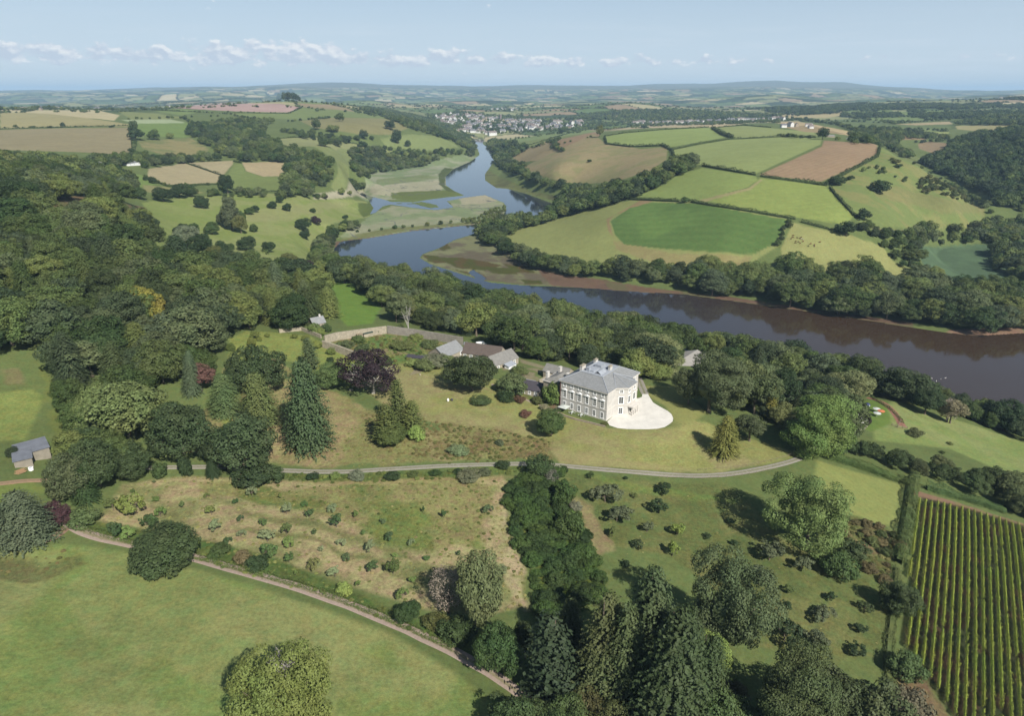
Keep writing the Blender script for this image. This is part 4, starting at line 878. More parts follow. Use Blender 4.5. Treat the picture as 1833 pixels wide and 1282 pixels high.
stand([(1300,655),(1400,690),(1510,705),(1500,735),(1488,800),(1470,800),(1390,775),(1310,735),(1290,700)], 11.5, 13.5, 'tree in the wood between the lawn and the sand circle', 'trees of the wood right of the lawn', WG, con=0.08, holes=[[(1396,710),(1440,700),(1440,760),(1400,750)]])
stand([(1560,705),(1640,722),(1700,742),(1760,762),(1833,792),(1960,830),(1960,805),(1833,775),(1680,722),(1560,690)], 9.5, 10, 'tree in the narrow belt along the near riverbank on the right', 'trees of the near riverbank belt')
stand([(1500,815),(1600,842),(1700,870),(1800,912),(1900,955),(1900,905),(1833,880),(1720,850),(1600,822),(1540,806)], 8, 8, 'tree in the belt between the vineyard hedge and the river meadow', 'trees of the belt above the vineyard', [(72,86,50),(84,94,60),(64,80,46),(96,100,68)])
stand([(900,1300),(985,1255),(1040,1290),(1130,1340),(1250,1275),(1330,1235),(1420,1245),(1560,1262),(1620,1290),(1680,1400),(1500,1500),(900,1500)], 7.5, 9, 'tree in the dark wood along the bottom of the picture', 'trees of the foreground wood', [(62,76,46),(74,88,52),(84,84,52),(68,84,50)])
stand([(1078,500),(1180,518),(1300,532),(1400,549),(1550,572),(1650,590),(1740,598),(1800,592),(1900,596),(1900,560),(1700,542),(1640,520),(1540,500),(1400,490),(1250,492),(1150,492),(1090,490)], 13, 18.5, 'tree in the wood lining the far riverbank', 'trees lining the far riverbank', WG)
stand([(1690,545),(1760,560),(1900,570),(1900,545),(1760,525),(1700,515)], 13, 16, 'tree behind the far riverbank wood', 'trees behind the far riverbank', GREENS)
stand([(856,420),(868,408),(905,402),(975,396),(1000,380),(1030,378),(1010,392),(930,412),(905,430),(925,448),(960,468),(1010,481),(1072,490),(1078,500),(1010,496),(960,484),(900,458),(872,438)], 12, 14, 'tree on the bank of the river bend opposite the marsh', 'trees on the bank of the river bend', WG)
stand([(884,282),(893,300),(905,306),(950,328),(1010,350),(1000,375),(985,388),(1000,388),(1060,378),(1100,365),(1165,345),(1215,315),(1250,300),(1250,292),(1215,296),(1170,318),(1105,338),(1060,350),(1022,342),(960,322),(915,302),(900,285)], 13, 15, 'tree in the wooded bank below the brown hillside', 'trees of the wooded bank below the brown hillside', GREENS)
stand([(868,262),(890,285),(905,290),(920,282),(945,268),(930,260),(880,252)], 15, 13, 'tree at the riverside below the far town', 'trees at the riverside below the far town')
stand([(334,242),(354,228),(425,218),(475,228),(475,250),(507,266),(556,274),(600,302),(590,334),(545,358),(505,357),(500,335),(523,298),(500,290),(425,291),(386,272)], 16, 14, 'tree in the big wood on the slopes of the left hills', 'trees of the big wood on the left hills', GREENS)
stand([(236,278),(270,285),(380,278),(400,288),(330,293),(262,302),(240,296),(200,305),(150,300),(150,292),(200,282)], 15, 11, 'tree around the white farmhouses on the left', 'trees around the white farmhouses')
stand([(-200,300),(-100,285),(0,288),(140,298),(230,322),(250,345),(230,358),(150,345),(50,345),(-200,345)], 13, 13, 'tree in the wood at the top of the left hillside', 'trees at the top of the left hillside', WG)
stand([(624,272),(670,268),(716,280),(771,283),(797,286),(757,298),(662,313),(655,330),(640,342),(622,342),(628,320),(632,302)], 15, 13, 'tree in the dark wood behind the salt marsh', 'trees of the wood behind the salt marsh')
stand([(500,235),(560,240),(640,256),(710,268),(760,272),(800,270),(850,275),(845,282),(800,280),(740,276),(700,276),(640,263),(540,248)], 16, 11, 'tree in the hedgerow belt over the salt marsh', 'trees of the hedgerow belt over the salt marsh', thin=0.8)
stand([(640,195),(690,197),(720,204),(800,222),(838,244),(856,266),(840,272),(815,256),(780,244),(730,230),(690,210)], 17, 14, 'tree in the hillside wood descending to the town bridge', 'trees of the wood descending to the town')
stand([(480,345),(500,350),(545,358),(600,352),(625,345),(640,350),(560,360),(480,356),(350,352),(300,350),(300,345)], 14, 9, 'tree in the hedgerow along the top of the park', 'trees of the park hedgerow', thin=0.8)
stand([(560,470),(575,430),(600,412),(640,404),(648,410),(610,425),(596,440),(588,470),(600,490),(570,490)], 12, 12, 'tree on the shore at the left end of the wide pool', 'trees on the shore of the wide pool', WG)
stand([(820,398),(850,392),(880,378),(904,370),(904,384),(880,398),(850,402)], 9, 5, 'willow bush on the marsh tip', 'willow bushes on the marsh tip', [(100,112,66),(92,104,60)])
trow([(640,416),(700,410),(790,402),(820,398)], 18, 5, 'bush on the low marsh bank over the wide pool', 'bushes on the low marsh bank', wj=1)
stand([(1520,302),(1580,300),(1640,330),(1640,318),(1700,346)], 14, 5, 'thorn bush', 'thorn bushes')
stand([(1635,325),(1660,318),(1700,335),(1745,360),(1730,366),(1690,352),(1640,345)], 9, 5.5, 'thorn bush in the scrub on the steep green slope', 'thorn bushes on the steep green slope', [(76,88,56),(92,96,62)], thin=0.75)
stand([(1535,410),(1590,418),(1650,410),(1720,412),(1800,395),(1833,400),(1900,400),(1900,425),(1780,438),(1650,440),(1640,455),(1652,485),(1700,510),(1690,512),(1630,492),(1590,460),(1560,428)], 11, 10, 'tree in the belt around the reed field', 'trees around the reed field', WG)
stand([(1764,478),(1785,452),(1900,430),(1900,520),(1833,510),(1800,498)], 12, 14, 'tree in the clump at the right edge of the reed field', 'trees at the right of the reed field')
stand([(1639,290),(1680,284),(1702,262),(1735,248),(1833,232),(1960,228),(1960,400),(1833,372),(1790,378),(1762,352),(1680,312)], 14, 15, 'tree in the dark wood filling the valley on the right', 'trees of the dark valley wood', GREENS[:7])
stand([(1707,224),(1750,213),(1833,209),(1960,208),(1960,224),(1833,224)], 17, 13, 'tree in the long wood on the far right fields', 'trees of the long far wood')
stand([(1530,232),(1560,232),(1600,235),(1700,246),(1700,252),(1620,248),(1600,262),(1640,285),(1620,285),(1580,262),(1525,255),(1520,245)], 16, 12, 'tree in the belt behind the ploughed field', 'trees behind the ploughed field')
stand([(1010,213),(1100,199),(1200,198),(1300,203),(1400,208),(1300,214),(1100,216)], 22, 14, 'tree in the dark wooded hill beyond the town', 'trees of the wooded hill beyond the town')
stand([(760,205),(830,200),(930,210),(1060,218),(1130,222),(1060,232),(950,238),(880,240),(820,236),(780,225)], 30, 10, 'tree between the houses of the far river town', 'trees between the town houses')
stand([(1120,216),(1250,214),(1400,208),(1400,218),(1260,224),(1130,226)], 26, 8, 'tree between the village houses', 'trees between the village houses')
# the overgrown belt in the foreground and dense scrub patches
stand([(905,875),(960,846),(1000,850),(1010,880),(1045,950),(1080,1040),(1075,1090),(1000,1110),(985,1130),(960,1080),(950,1020),(925,985),(910,930)], 3.4, 3.0, 'bramble and fern thicket plant in the overgrown belt', 'thicket plants of the overgrown belt', [(60,82,40),(72,94,44),(56,76,40),(66,88,42),(84,104,50)], bushy=1, hj=.5)
stand([(1490,920),(1600,950),(1612,985),(1590,1050),(1540,1025),(1515,980)], 5, 2.2, 'scrub plant on the dry bank', 'scrub plants on the dry bank', [(98,100,62),(88,100,58),(104,96,66)], bushy=1, hj=.5)
stand([(440,600),(560,605),(600,640),(560,650),(500,630),(420,640),(400,700),(395,680),(410,620)], 9, 3.5, 'light green bush on the ride beside the wood', 'bushes on the ride beside the left wood', [(122,132,66),(108,122,62)], bushy=1, thin=0.6)
DRY = [(168,156,108), (150,146,94), (138,140,84), (122,132,74), (158,150,104)]; GRN = [(104,120,62), (92,108,54), (118,130,70), (130,136,80)]; BRK = [(118,112,70), (132,124,80), (104,110,62), (140,136,90)]
for pl, s2, h2, pal2, th2 in (([(606,612),(692,600),(800,617),(770,640),(700,650),(650,636)], 2.4, 1.1, GRN + BRK, .6), (orch, 3.0, .5, DRY, .7), ([(360,862),(600,868),(900,860),(890,920),(880,1000),(800,1010),(700,990),(620,930),(480,905)], 3.2, .6, GRN, .7), ([(500,790),(640,760),(700,800),(780,815),(900,822),(800,832),(560,838)], 2.8, .6, DRY + GRN, .7),
 ([(640,740),(760,750),(860,765),(990,790),(985,822),(850,828),(700,812)], 2.0, .8, BRK, .85), ([(500,846),(600,852),(900,838),(980,838),(960,850),(600,866),(490,858)], 2.2, .9, GRN, .8), ([(1040,860),(1300,870),(1400,965),(1590,1070),(1580,1180),(1400,1150),(1300,1060),(1200,1000),(1100,990)], 4.5, .35, GRN + DRY[1:3], .8),
 ([(1490,920),(1600,950),(1612,985),(1590,1050),(1540,1025),(1515,980)], 2.2, .8, BRK, .8), ([(900,880),(935,900),(925,985),(950,1060),(940,1095),(880,1040),(885,920)], 2.4, .6, DRY, .8), ([(160,955),(350,1002),(600,1080),(740,1130),(820,1175),(800,1140),(600,1050),(480,1000),(330,965)], 2.2, .7, GRN, .7), ([(0,1000),(120,985),(160,1005),(60,1030),(0,1030)], 3, .6, BRK, .8)):
    stand(pl, s2, h2, 'tussock', 'tussocks', pal2, bushy=1, thin=th2, hj=.5)
for pth, sp2, hh, pr in [([(-150,203),(0,198),(60,196),(160,193),(240,189),(330,183),(400,178),(470,176)],15,13,1.0),([(150,192),(250,186),(330,182)],15,12,1.0),([(380,178),(430,176),(490,181)],15,15,.9),([(480,180),(600,186),(700,196)],20,10,.7),([(-150,232),(0,230),(110,228),(232,225)],16,4,.8),
 ([(238,228),(240,262),(238,275)],12,6,.9),([(232,214),(330,212),(345,222),(340,228)],16,8,.9),([(330,210),(420,208),(460,214),(520,218),(590,212)],18,8,.7),([(262,318),(300,334),(392,331)],14,5,.8),([(270,196),(360,201),(420,205)],16,5,.8),([(400,200),(516,203),(540,192)],18,4,.6),([(600,196),(690,208),(730,228)],18,7,.7),
 ([(0,278),(60,282),(140,290),(230,296)],12,9,1),([(1384,205),(1505,198),(1530,212),(1600,220)],16,9,.8),([(1520,212),(1600,201),(1700,196),(1833,196),(1900,197)],22,6,.8),([(1693,196),(1694,210)],22,8,1),([(1530,196),(1640,192),(1833,190)],26,10,.7),([(1396,244),(1430,248),(1520,252),(1530,258)],13,7,.8),([(1380,215),(1420,214),(1500,224),(1530,236)],15,11,.9),
 ([(1000,236),(1090,232),(1170,222)],16,8,.8),([(905,250),(960,245),(1040,231)],18,7,.7),([(905,274),(960,264),(1000,250),(985,270)],14,9,.8),([(985,250),(998,268),(1010,272)],10,8,1),([(880,280),(920,292),(940,300)],14,9,1),([(990,262),(1060,245)],18,5,.5),([(1010,335),(1060,345),(1100,338),(1130,345)],14,13,.9),
 ([(640,262),(700,275),(740,280)],14,9,.8),([(1640,256),(1700,254),(1736,264)],14,9,.9),([(1600,222),(1700,215)],16,9,.8),([(1560,240),(1650,232),(1700,236)],15,9,.9),([(1700,332),(1767,373),(1770,408)],12,8,.9),([(1640,297),(1700,331)],16,5,.6),([(1790,360),(1833,380)],12,9,1),([(1388,438),(1402,420),(1415,396)],9,6,1)]:
    trow(pth, sp2, hh, 'tree in a hedgerow line across the distant fields', 'hedgerow trees across the distant fields', prob=pr)
# far woods and hedges out in the patchwork
m = FARWOOD & (RR < 5600) & (RR > 2200) & (np.abs(GX) < GY * 0.85)
idx = np.argwhere(m); areas = (rs[idx[:, 0]] ** 2) * DAZ * 0.006; p_ = areas / areas.sum(); nfw = min(9000, int(areas.sum() / 330))
sel = idx[rng.choice(len(idx), nfw, p=p_, replace=True)]; LABELS.append(('tree in the far country', 'trees of the far country')); li = len(LABELS) - 1
for i_, j_ in sel: STAND.append((GX[i_, j_] + random.uniform(-6, 6), GY[i_, j_] + random.uniform(-6, 6), random.uniform(10, 16), random.choice(GREENS[:7]), li, 'f'))
m = (edge < 9) & (RR < 6500) & (RR > 2300) & (hb[..., 0] < 0.5) & (np.abs(GX) < GY * 0.85)
idx = np.argwhere(m); areas = (rs[idx[:, 0]] ** 2) * DAZ * 0.006; p_ = areas / areas.sum()
sel = idx[rng.choice(len(idx), 5500, p=p_, replace=True)]
for i_, j_ in sel: STAND.append((GX[i_, j_], GY[i_, j_], random.uniform(4, 11), random.choice(GREENS), li, 'f'))

SX = np.array([s[0] for s in STAND]); SY = np.array([s[1] for s in STAND]); SH = np.array([s[2] for s in STAND]); SZ = height(SX, SY)
wet = SZ < 0.3
bx = np.zeros(len(SX), bool)
SD = np.hypot(np.hypot(SX, SY), CAMZ - SZ); app = SH / SD
cdp = SY * CP - (SZ - CAMZ) * SP; U = PW / 2 + FOC * SX / cdp; Vv = PH / 2 - FOC * (SY * SP + (SZ - CAMZ) * CP) / cdp
infr = (U > -60) & (U < 1900) & (Vv < 1420) & (Vv > 100)
is_tus = np.array([LABELS[s[4]][1] == 'tussocks' for s in STAND])
is_thk = np.array([('thicket plants' in LABELS[s[4]][1] or 'scrub plants' in LABELS[s[4]][1]) for s in STAND])
cand_ = np.nonzero(infr & ~wet & ~is_thk & ~is_tus)[0]
order = cand_[np.argsort(-app[cand_])][:300]
ind = np.zeros(len(SX), bool); ind[order] = True
WK = ['wood0', 'wood1', 'wood2', 'oak0', 'oak1', 'oak2', 'oak3', 'tall0', 'tall1', 'tall2', 'ash0', 'ash1']
for i in order:
    x, y, h_, c, li, s = STAND[i]; big = app[i] > 0.05
    k = random.choice(['fir0', 'fir1', 'fir2', 'cedar0', 'cedar0']) if s == 'c' else random.choice(['bush0', 'bush1', 'bush2']) if s == 'u' else random.choice(WK)
    w_ = {'b': random.uniform(0.95, 1.4), 'u': 1.2, 'c': 1.25}[s]
    if k[:4] == 'tall': w_ *= 1.25
    tree(0, 0, h_ * (1.25 if s == 'c' else 1.0), k, c, w_, {'c': 'conifer', 'u': 'bush', 'b': 'woodland_tree'}[s], LABELS[li][0], 'tree', LABELS[li][1], xy=(x, y), jit=.22)
print('stand trees', len(SX), 'individual', len(order))

# the rest: uncountable woodland, one object
def instancer(name, sel, protos_of, label, cat):
    keys = sorted({k for k in protos_of}); srcs = bpy.data.collections.new(name + '_kinds')
    for n_, k in enumerate(keys):
        so = bpy.data.objects.new('%02d_%s' % (n_, k), PROTO[k][0]); srcs.objects.link(so)
    n = len(sel); me = bpy.data.meshes.new(name); me.vertices.add(n)
    me.vertices.foreach_set('co', np.stack([SX[sel], SY[sel], SZ[sel] - 0.3], 1).astype(np.float32).ravel())
    sc = np.stack([SH[sel]] * 3, 1); 
    for q, i in enumerate(sel):
        w_ = {'b': random.uniform(1.0, 1.3), 'f': 1.3, 'u': 1.3, 'c': 1.1}[STAND[i][5]]; sc[q, 0] *= w_; sc[q, 1] *= w_
    a = me.attributes.new('scl', 'FLOAT_VECTOR', 'POINT'); a.data.foreach_set('vector', sc.astype(np.float32).ravel())
    rt = np.zeros((n, 3)); rt[:, 2] = rng.uniform(0, 6.28, n); a = me.attributes.new('rot', 'FLOAT_VECTOR', 'POINT'); a.data.foreach_set('vector', rt.astype(np.float32).ravel())
    a = me.attributes.new('kind_index', 'INT', 'POINT'); a.data.foreach_set('value', np.array([keys.index(k) for k in protos_of], np.int32))
    col = np.ones((n, 4)); 
    for q, i in enumerate(sel): col[q, :3] = tintc(STAND[i][3], 0.25)
    a = me.attributes.new('tint', 'FLOAT_COLOR', 'POINT'); a.data.foreach_set('color', col.astype(np.float32).ravel())
    o = ob(name, me); tag(o, label, cat, None, 'stuff')
    ng = bpy.data.node_groups.new(name, 'GeometryNodeTree'); ng.interface.new_socket('Geometry', in_out='INPUT', socket_type='NodeSocketGeometry'); ng.interface.new_socket('Geometry', in_out='OUTPUT', socket_type='NodeSocketGeometry')
    N = ng.nodes; gi = N.new('NodeGroupInput'); go = N.new('NodeGroupOutput'); ip = N.new('GeometryNodeInstanceOnPoints'); ci = N.new('GeometryNodeCollectionInfo')
    ci.inputs['Collection'].default_value = srcs; ci.inputs['Separate Children'].default_value = True; ci.inputs['Reset Children'].default_value = True
    def na(nm, ty):
        q = N.new('GeometryNodeInputNamedAttribute'); q.data_type = ty; q.inputs['Name'].default_value = nm; return q.outputs['Attribute']
    L = ng.links; L.new(gi.outputs[0], ip.inputs['Points']); L.new(ci.outputs[0], ip.inputs['Instance']); ip.inputs['Pick Instance'].default_value = True
    L.new(na('kind_index', 'INT'), ip.inputs['Instance Index']); L.new(na('rot', 'FLOAT_VECTOR'), ip.inputs['Rotation']); L.new(na('scl', 'FLOAT_VECTOR'), ip.inputs['Scale'])
    L.new(ip.outputs[0], go.inputs[0])
    md = o.modifiers.new('stand', 'NODES'); md.node_group = ng
    return o
rest = np.nonzero(~ind & ~wet & ~is_thk & ~is_tus)[0]
pk = []
for i in rest:
    s = STAND[i][5]; r_ = SD[i]
    if s == 'f' or r_ > 2400: pk.append('far%d' % random.randrange(3))
    elif s == 'c': pk.append('fir%d' % random.randrange(3))
    elif r_ > 950: pk.append('mid%d' % random.randrange(3))
    else: pk.append(random.choice(['wood0', 'wood1', 'wood2', 'tall0', 'oak1']))
instancer('woodland', rest, pk, 'dark green woods and hedgerow trees covering the hills and banks far off', 'woodland')
thk = np.nonzero(is_thk & ~wet)[0]
instancer('thicket', thk, [random.choice(['bush0', 'bush1', 'bush2']) for _ in thk], 'overgrown belt of brambles and ferns between the two orchards', 'thicket')

tus = np.nonzero(is_tus & ~wet)[0]
instancer('rough_grass', tus, [random.choice(['bush0', 'bush1', 'bush2']) for _ in tus], 'tussocks of rough dry grass and weeds on the orchard slopes', 'rough grass')
print('tussocks', len(tus))
# ------------------------------------------------------------------ hedges
def hedge(path, h, w_, col, label, group=None, leaf=None, name='hedge', den=1.0, closed=False, ragged=0.45, world=False):
    Wp = np.array(path if world else [hit(u, v) for u, v in dens(path, 8, closed)]); seg = np.hypot(*np.diff(Wp, axis=0).T); cum = np.concatenate([[0], np.cumsum(seg)]); L = cum[-1]
    dist = np.hypot(*Wp.mean(0)); lf = leaf or max(0.28, dist * 0.0011); n = int(L * (2 * h + w_) / (lf * lf) * 1.5 * den); n = min(n, 60000)
    s = rng.uniform(0, L, n); x = np.interp(s, cum, Wp[:, 0]); y = np.interp(s, cum, Wp[:, 1]); k = np.clip(np.searchsorted(cum, s) - 1, 0, len(seg) - 1)
    tx = (Wp[k + 1, 0] - Wp[k, 0]) / seg[k]; ty = (Wp[k + 1, 1] - Wp[k, 1]) / seg[k]
    th = rng.uniform(-0.25, math.pi + 0.25, n); hh = h * (1 + ragged * (vnoise(s / 3.0, s * 0, 5) - 0.5) * 2 + ragged * (vnoise(s / 14.0, s * 0, 9) - .5) * 2)
    sq = 0.75; cx = np.sign(np.cos(th)) * np.abs(np.cos(th)) ** sq * w_ / 2 * (0.85 + 0.45 * vnoise(s / 2.2, s * 0, 15)); cz = np.clip(np.sin(th), -.1, 1); cz = np.sign(cz) * np.abs(cz) ** 0.5 * hh
    jx = rng.normal(size=n) * 0.12; px = x - ty * (cx + jx); py = y + tx * (cx + jx); pz = height(px, py) + np.maximum(cz + rng.normal(size=n) * 0.12, 0.05)
    N_ = np.stack([-ty * np.cos(th), tx * np.cos(th), np.sin(th) + 0.2], 1) + rng.normal(size=(n, 3)) * 0.4; N_ /= np.linalg.norm(N_, axis=1, keepdims=True)
    V, F = cards(np.stack([px, py, pz], 1), N_, lf * rng.uniform(0.7, 1.4, n), rng)
    if h > 1.2:                                           # woody core
        CV = []; CF = []
        for q in range(len(Wp)):
            t2 = Wp[min(q + 1, len(Wp) - 1)] - Wp[max(q - 1, 0)]; t2 = t2 / (np.hypot(*t2) + 1e-9); z0 = float(height(*Wp[q]))
            for sx_, zz in ((-.26, -.2), (-.2, h * .5), (.2, h * .5), (.26, -.2)): CV.append((Wp[q, 0] - t2[1] * sx_ * w_, Wp[q, 1] + t2[0] * sx_ * w_, z0 + zz))
        for q in range(len(Wp) - 1):
            for e in range(3): CF.append((q * 4 + e, q * 4 + e + 1, q * 4 + e + 5, q * 4 + e + 4))
        V, F = join([(V, F), (np.array(CV), np.array(CF))])
    o = ob(name, np_mesh(name, V, F, (LEAF,))); o['tint'] = tintc(col); tag(o, label, 'hedge', group); return o
HC = (66, 80, 48); HG = 'hedges between the fields of the green hill'; HL = 'dark field hedge on the green hill across the river'
for pth, h_, w_ in [([(1082,246),(1085,258),(1130,263),(1186,261),(1203,270),(1206,284)],4.5,4),([(1082,244),(1120,238),(1190,232),(1268,228)],3,3),([(1274,230),(1290,240),(1311,248)],6,5),([(1202,269),(1250,258),(1302,250),(1400,245),(1460,246)],3.2,3),([(1257,297),(1352,314)],4,3.5),([(1361,316),(1420,324),(1480,333)],4,3.5),
 ([(1478,332),(1520,307),(1570,281),(1575,264)],4,3.5),([(1485,336),(1505,361),(1532,390)],3.5,3),([(1125,357),(1215,361)],3.2,3),([(1237,362),(1330,377),(1424,393)],3.2,3),([(1434,398),(1500,415)],3,2.6),([(1284,228),(1330,224),(1380,228)],2.5,2.5),([(1548,412),(1570,425)],2,2)]:
    hedge(pth, h_, w_, HC, HL, HG)
for pth in ([(-150,234),(0,231),(110,228),(232,225)],[(234,226),(237,262),(240,276)],[(330,291),(402,316)],[(262,319),(300,334),(392,330),(430,345),(498,343)],[(418,289),(432,292)],[(400,202),(516,203),(540,193)],[(484,249),(560,244),(640,258)],[(272,197),(360,201)],[(905,272),(1040,232)]):
    hedge(pth, 2.6, 2.6, HC, 'low field hedge on the left hills', 'hedges between the fields of the left hills')
hedge([(1462,814),(1520,831),(1600,858),(1630,868)], 3.6, 4.2, (84,104,54), 'thick clipped laurel hedge running from the lime tree to the vineyard corner')
hedge([(1634,862),(1626,920),(1614,985),(1608,1010)], 3.8, 4.0, (82,98,54), 'tall clipped hedge down the left side of the vineyard')
hedge([(1658,876),(1720,893),(1800,918)], 3.2, 4.2, (76,98,54), 'rounded clipped hedge along the track above the vineyard')
hedge([(1606,1020),(1600,1080),(1592,1150),(1588,1200),(1600,1250)], 1.6, 2.5, (90,102,60), 'low ragged hedge below the tall clipped one', ragged=.6)
hedge([(1500,842),(1640,893)], 0.5, 1.2, (96,108,60), 'low grass strip hedge', name='low_hedge') if False else None
hedge([(150,948),(235,972),(345,996),(450,1026),(540,1050),(640,1086),(740,1128),(815,1165)], 1.1, 2.2, (88,104,52), 'rough green verge hedge above the farm track', ragged=.7, den=.8)
hedge([(1540,741),(1548,745),(1556,751),(1558,757),(1552,762)], 1.8, 1.0, (50,46,40), 'dark curved hedge around the sand circle', leaf=.25)
hedge([(1560,712),(1590,730),(1610,748),(1616,758)], 1.0, 1.6, (92,106,60), 'low hedge along the red path near the parasols')

# ------------------------------------------------------------------ vineyard rows
vp = G(1700, 1000); az0 = math.atan2((1752 - PW / 2) / FOC, CP + ((PH / 2 - 165) / FOC) * SP)
dxr, dyr = math.sin(az0), math.cos(az0); VW = np.asarray(wpoly([(1642,897),(1700,908),(1833,945),(1930,975),(2010,1300),(2010,1420),(1790,1420),(1742,1345),(1690,1262),(1652,1205),(1612,1152)]))
sN = VW @ np.array([dyr, -dxr]); tN = VW @ np.array([dxr, dyr]); row = 0; VSP = 2.08
for c_n in np.arange(sN.min() + 0.6, sN.max(), VSP):
    ts = np.arange(tN.min(), tN.max(), 1.0); x = c_n * dyr + ts * dxr; y = -c_n * dxr + ts * dyr; m = pip(x, y, VW)
    if m.sum() < 8: continue
    tt = ts[m]; L = tt[-1] - tt[0]; n = int(L * 115)
    q = rng.uniform(tt[0], tt[-1], n); gap = vnoise(q / 1.1, q * 0 + row * 3.7, 8) * 0.5 + vnoise(q / 5, q * 0 + row * 7, 18) * .5; q = q[gap > 0.23]; n = len(q)
    off = rng.normal(size=n) * (0.12 + 0.19 * vnoise(q / 1.4, q * 0 + row, 9)) ; px = (c_n + off) * dyr + q * dxr; py = -(c_n + off) * dxr + q * dyr; pz = height(px, py) + 0.3 + 1.95 * rng.random(n) ** 0.75
    hf_ = (pz - height(px, py)) / 2.2; sg_ = np.sign(off); N_ = rng.normal(size=(n, 3)) * 0.35 + np.stack([dyr * sg_, -dxr * sg_, 1.6 * (hf_ - .45)], 1); N_ /= np.linalg.norm(N_, axis=1, keepdims=True)
    V, F = cards(np.stack([px, py, pz], 1), N_, rng.uniform(.16, .32, n), rng)
    o = empty('vine_row', (float(c_n * dyr + tt[0] * dxr), float(-c_n * dxr + tt[0] * dyr), 0))
    fo = ob('foliage', np_mesh('vine_foliage', V - np.array(o.location), F, (LEAF,)), o); fo['tint'] = tintc((144, 160, 62), .08)
    post0 = bpy.data.meshes.get('vine_post') or np_mesh('vine_post', *tube([(0, 0, -.1), (0, 0, 1.9)], [.05, .05], 4), (BARK,))
    for q_ in np.arange(tt[0], tt[-1], 6.0):
        x_, y_ = c_n * dyr + q_ * dxr, -c_n * dxr + q_ * dyr; z_ = float(height(x_, y_)); ob('post', post0, o, (x_ - o.location[0], y_ - o.location[1], z_))
    ordn = ['first', 'second', 'third', 'fourth', 'fifth', 'sixth', 'seventh', 'eighth', 'ninth', 'tenth', 'eleventh', 'twelfth', 'thirteenth', 'fourteenth', 'fifteenth', 'sixteenth', 'seventeenth', 'eighteenth', 'nineteenth', 'twentieth']
    lab = ('leafy vine row, %s from the left edge of the vineyard' % ordn[row]) if row < 20 else 'leafy vine row near the right edge of the picture'
    tag(o, lab, 'vine row', 'rows of vines in the vineyard'); row += 1
print('vine rows', row)
# ------------------------------------------------------------------ built things
class MB:
    def __init__(s): s.V = []; s.F = []; s.M = []
    def poly(s, pts, m=0):
        o = len(s.V); s.V += [tuple(map(float, p)) for p in pts]; s.F.append(tuple(range(o, o + len(pts)))); s.M.append(m); return s
    def box(s, x0, x1, y0, y1, z0, z1, m=0):
        p = [(x0,y0,z0),(x1,y0,z0),(x1,y1,z0),(x0,y1,z0),(x0,y0,z1),(x1,y0,z1),(x1,y1,z1),(x0,y1,z1)]
        for f in ((0,3,2,1),(4,5,6,7),(0,1,5,4),(1,2,6,5),(2,3,7,6),(3,0,4,7)): s.poly([p[i] for i in f], m)
        return s
    def prism(s, pl, z0, z1, m=0, cap=True):
        n = len(pl)
        for i in range(n):
            a, b = pl[i], pl[(i + 1) % n]; s.poly([(*a, z0), (*b, z0), (*b, z1), (*a, z1)], m)
        if cap: s.poly([(*p, z1) for p in pl], m); s.poly([(*p, z0) for p in reversed(pl)], m)
        return s
    def tube(s, pts, rad, k=8, m=0):
        V, F = tube(pts, rad, k)
        for f in F: s.poly([V[i] for i in f], m)
        s.poly([V[i] for i in range(k)][::-1], m); s.poly([V[len(V) - k + i] for i in range(k)], m); return s
    def obox(s, c, ax, ay, hx, hy, z0, z1, m=0):
        ax = np.array(ax); ay = np.array(ay); c = np.array(c)
        pl = [c - ax * hx - ay * hy, c + ax * hx - ay * hy, c + ax * hx + ay * hy, c - ax * hx + ay * hy]
        return s.prism([tuple(p) for p in pl], z0, z1, m)
    def build(s, name, mats, parent=None, smooth=False, loc=(0, 0, 0)):
        me = bpy.data.meshes.new(name); me.from_pydata(s.V, [], s.F)
        for mt in (mats if isinstance(mats, (list, tuple)) else [mats]): me.materials.append(mt)
        for p, i in zip(me.polygons, s.M): p.material_index = i; p.use_smooth = smooth
        return ob(name, me, parent, loc)
STONE = simple_mat('pale_limestone', cc(232,228,220), 0.85, 0.16, 0.55, 0.1)
STONE2 = simple_mat('string_course_stone', cc(246,240,230), 0.85, 0.12, 0.8)
SLATE = simple_mat('slate', cc(158,160,160), 0.65, 0.22, 0.9, 0.2, 0.4)
DSLATE = simple_mat('dark_slate', cc(88,84,90), 0.6, 0.15, 1.2)
LEAD = simple_mat('lead_sheet', cc(186,192,200), 0.5, 0.18, 0.7)
WHITE = simple_mat('white_paint', (0.78, 0.78, 0.76), 0.5, 0.05, 2)
GLASS = simple_mat('window_glass', (0.02, 0.025, 0.03), 0.08, 0.1, 2, 0, 0.9)
GRAVEL = simple_mat('white_gravel', cc(252,248,238), 0.95, 0.14, 0.22, 0.15, 0.1)
RUBBLE = simple_mat('rubble_stone', cc(190,180,158), 0.95, 0.34, 0.8, 0.5)
PALEW = simple_mat('limewashed_wall', cc(190,180,160), 0.9, 0.15, 0.7)
BROWNR = simple_mat('brown_roof', cc(112,100,92), 0.8, 0.18, 0.8)
GREYR = simple_mat('grey_slate_roof', cc(150,148,142), 0.8, 0.2, 0.6)
WOOD = simple_mat('weathered_timber', cc(160,146,122), 0.9, 0.3, 2)
RUST = simple_mat('red_earth', cc(160,112,84), 0.95, 0.2, 1)
ORANGE = simple_mat('orange_canvas', cc(226,138,92), 0.7, 0.05, 2); PALEC = simple_mat('pale_canvas', cc(226,232,224), 0.7, 0.05, 2); BLUE = simple_mat('blue_canvas', cc(66,78,120), 0.7, 0.08, 2)
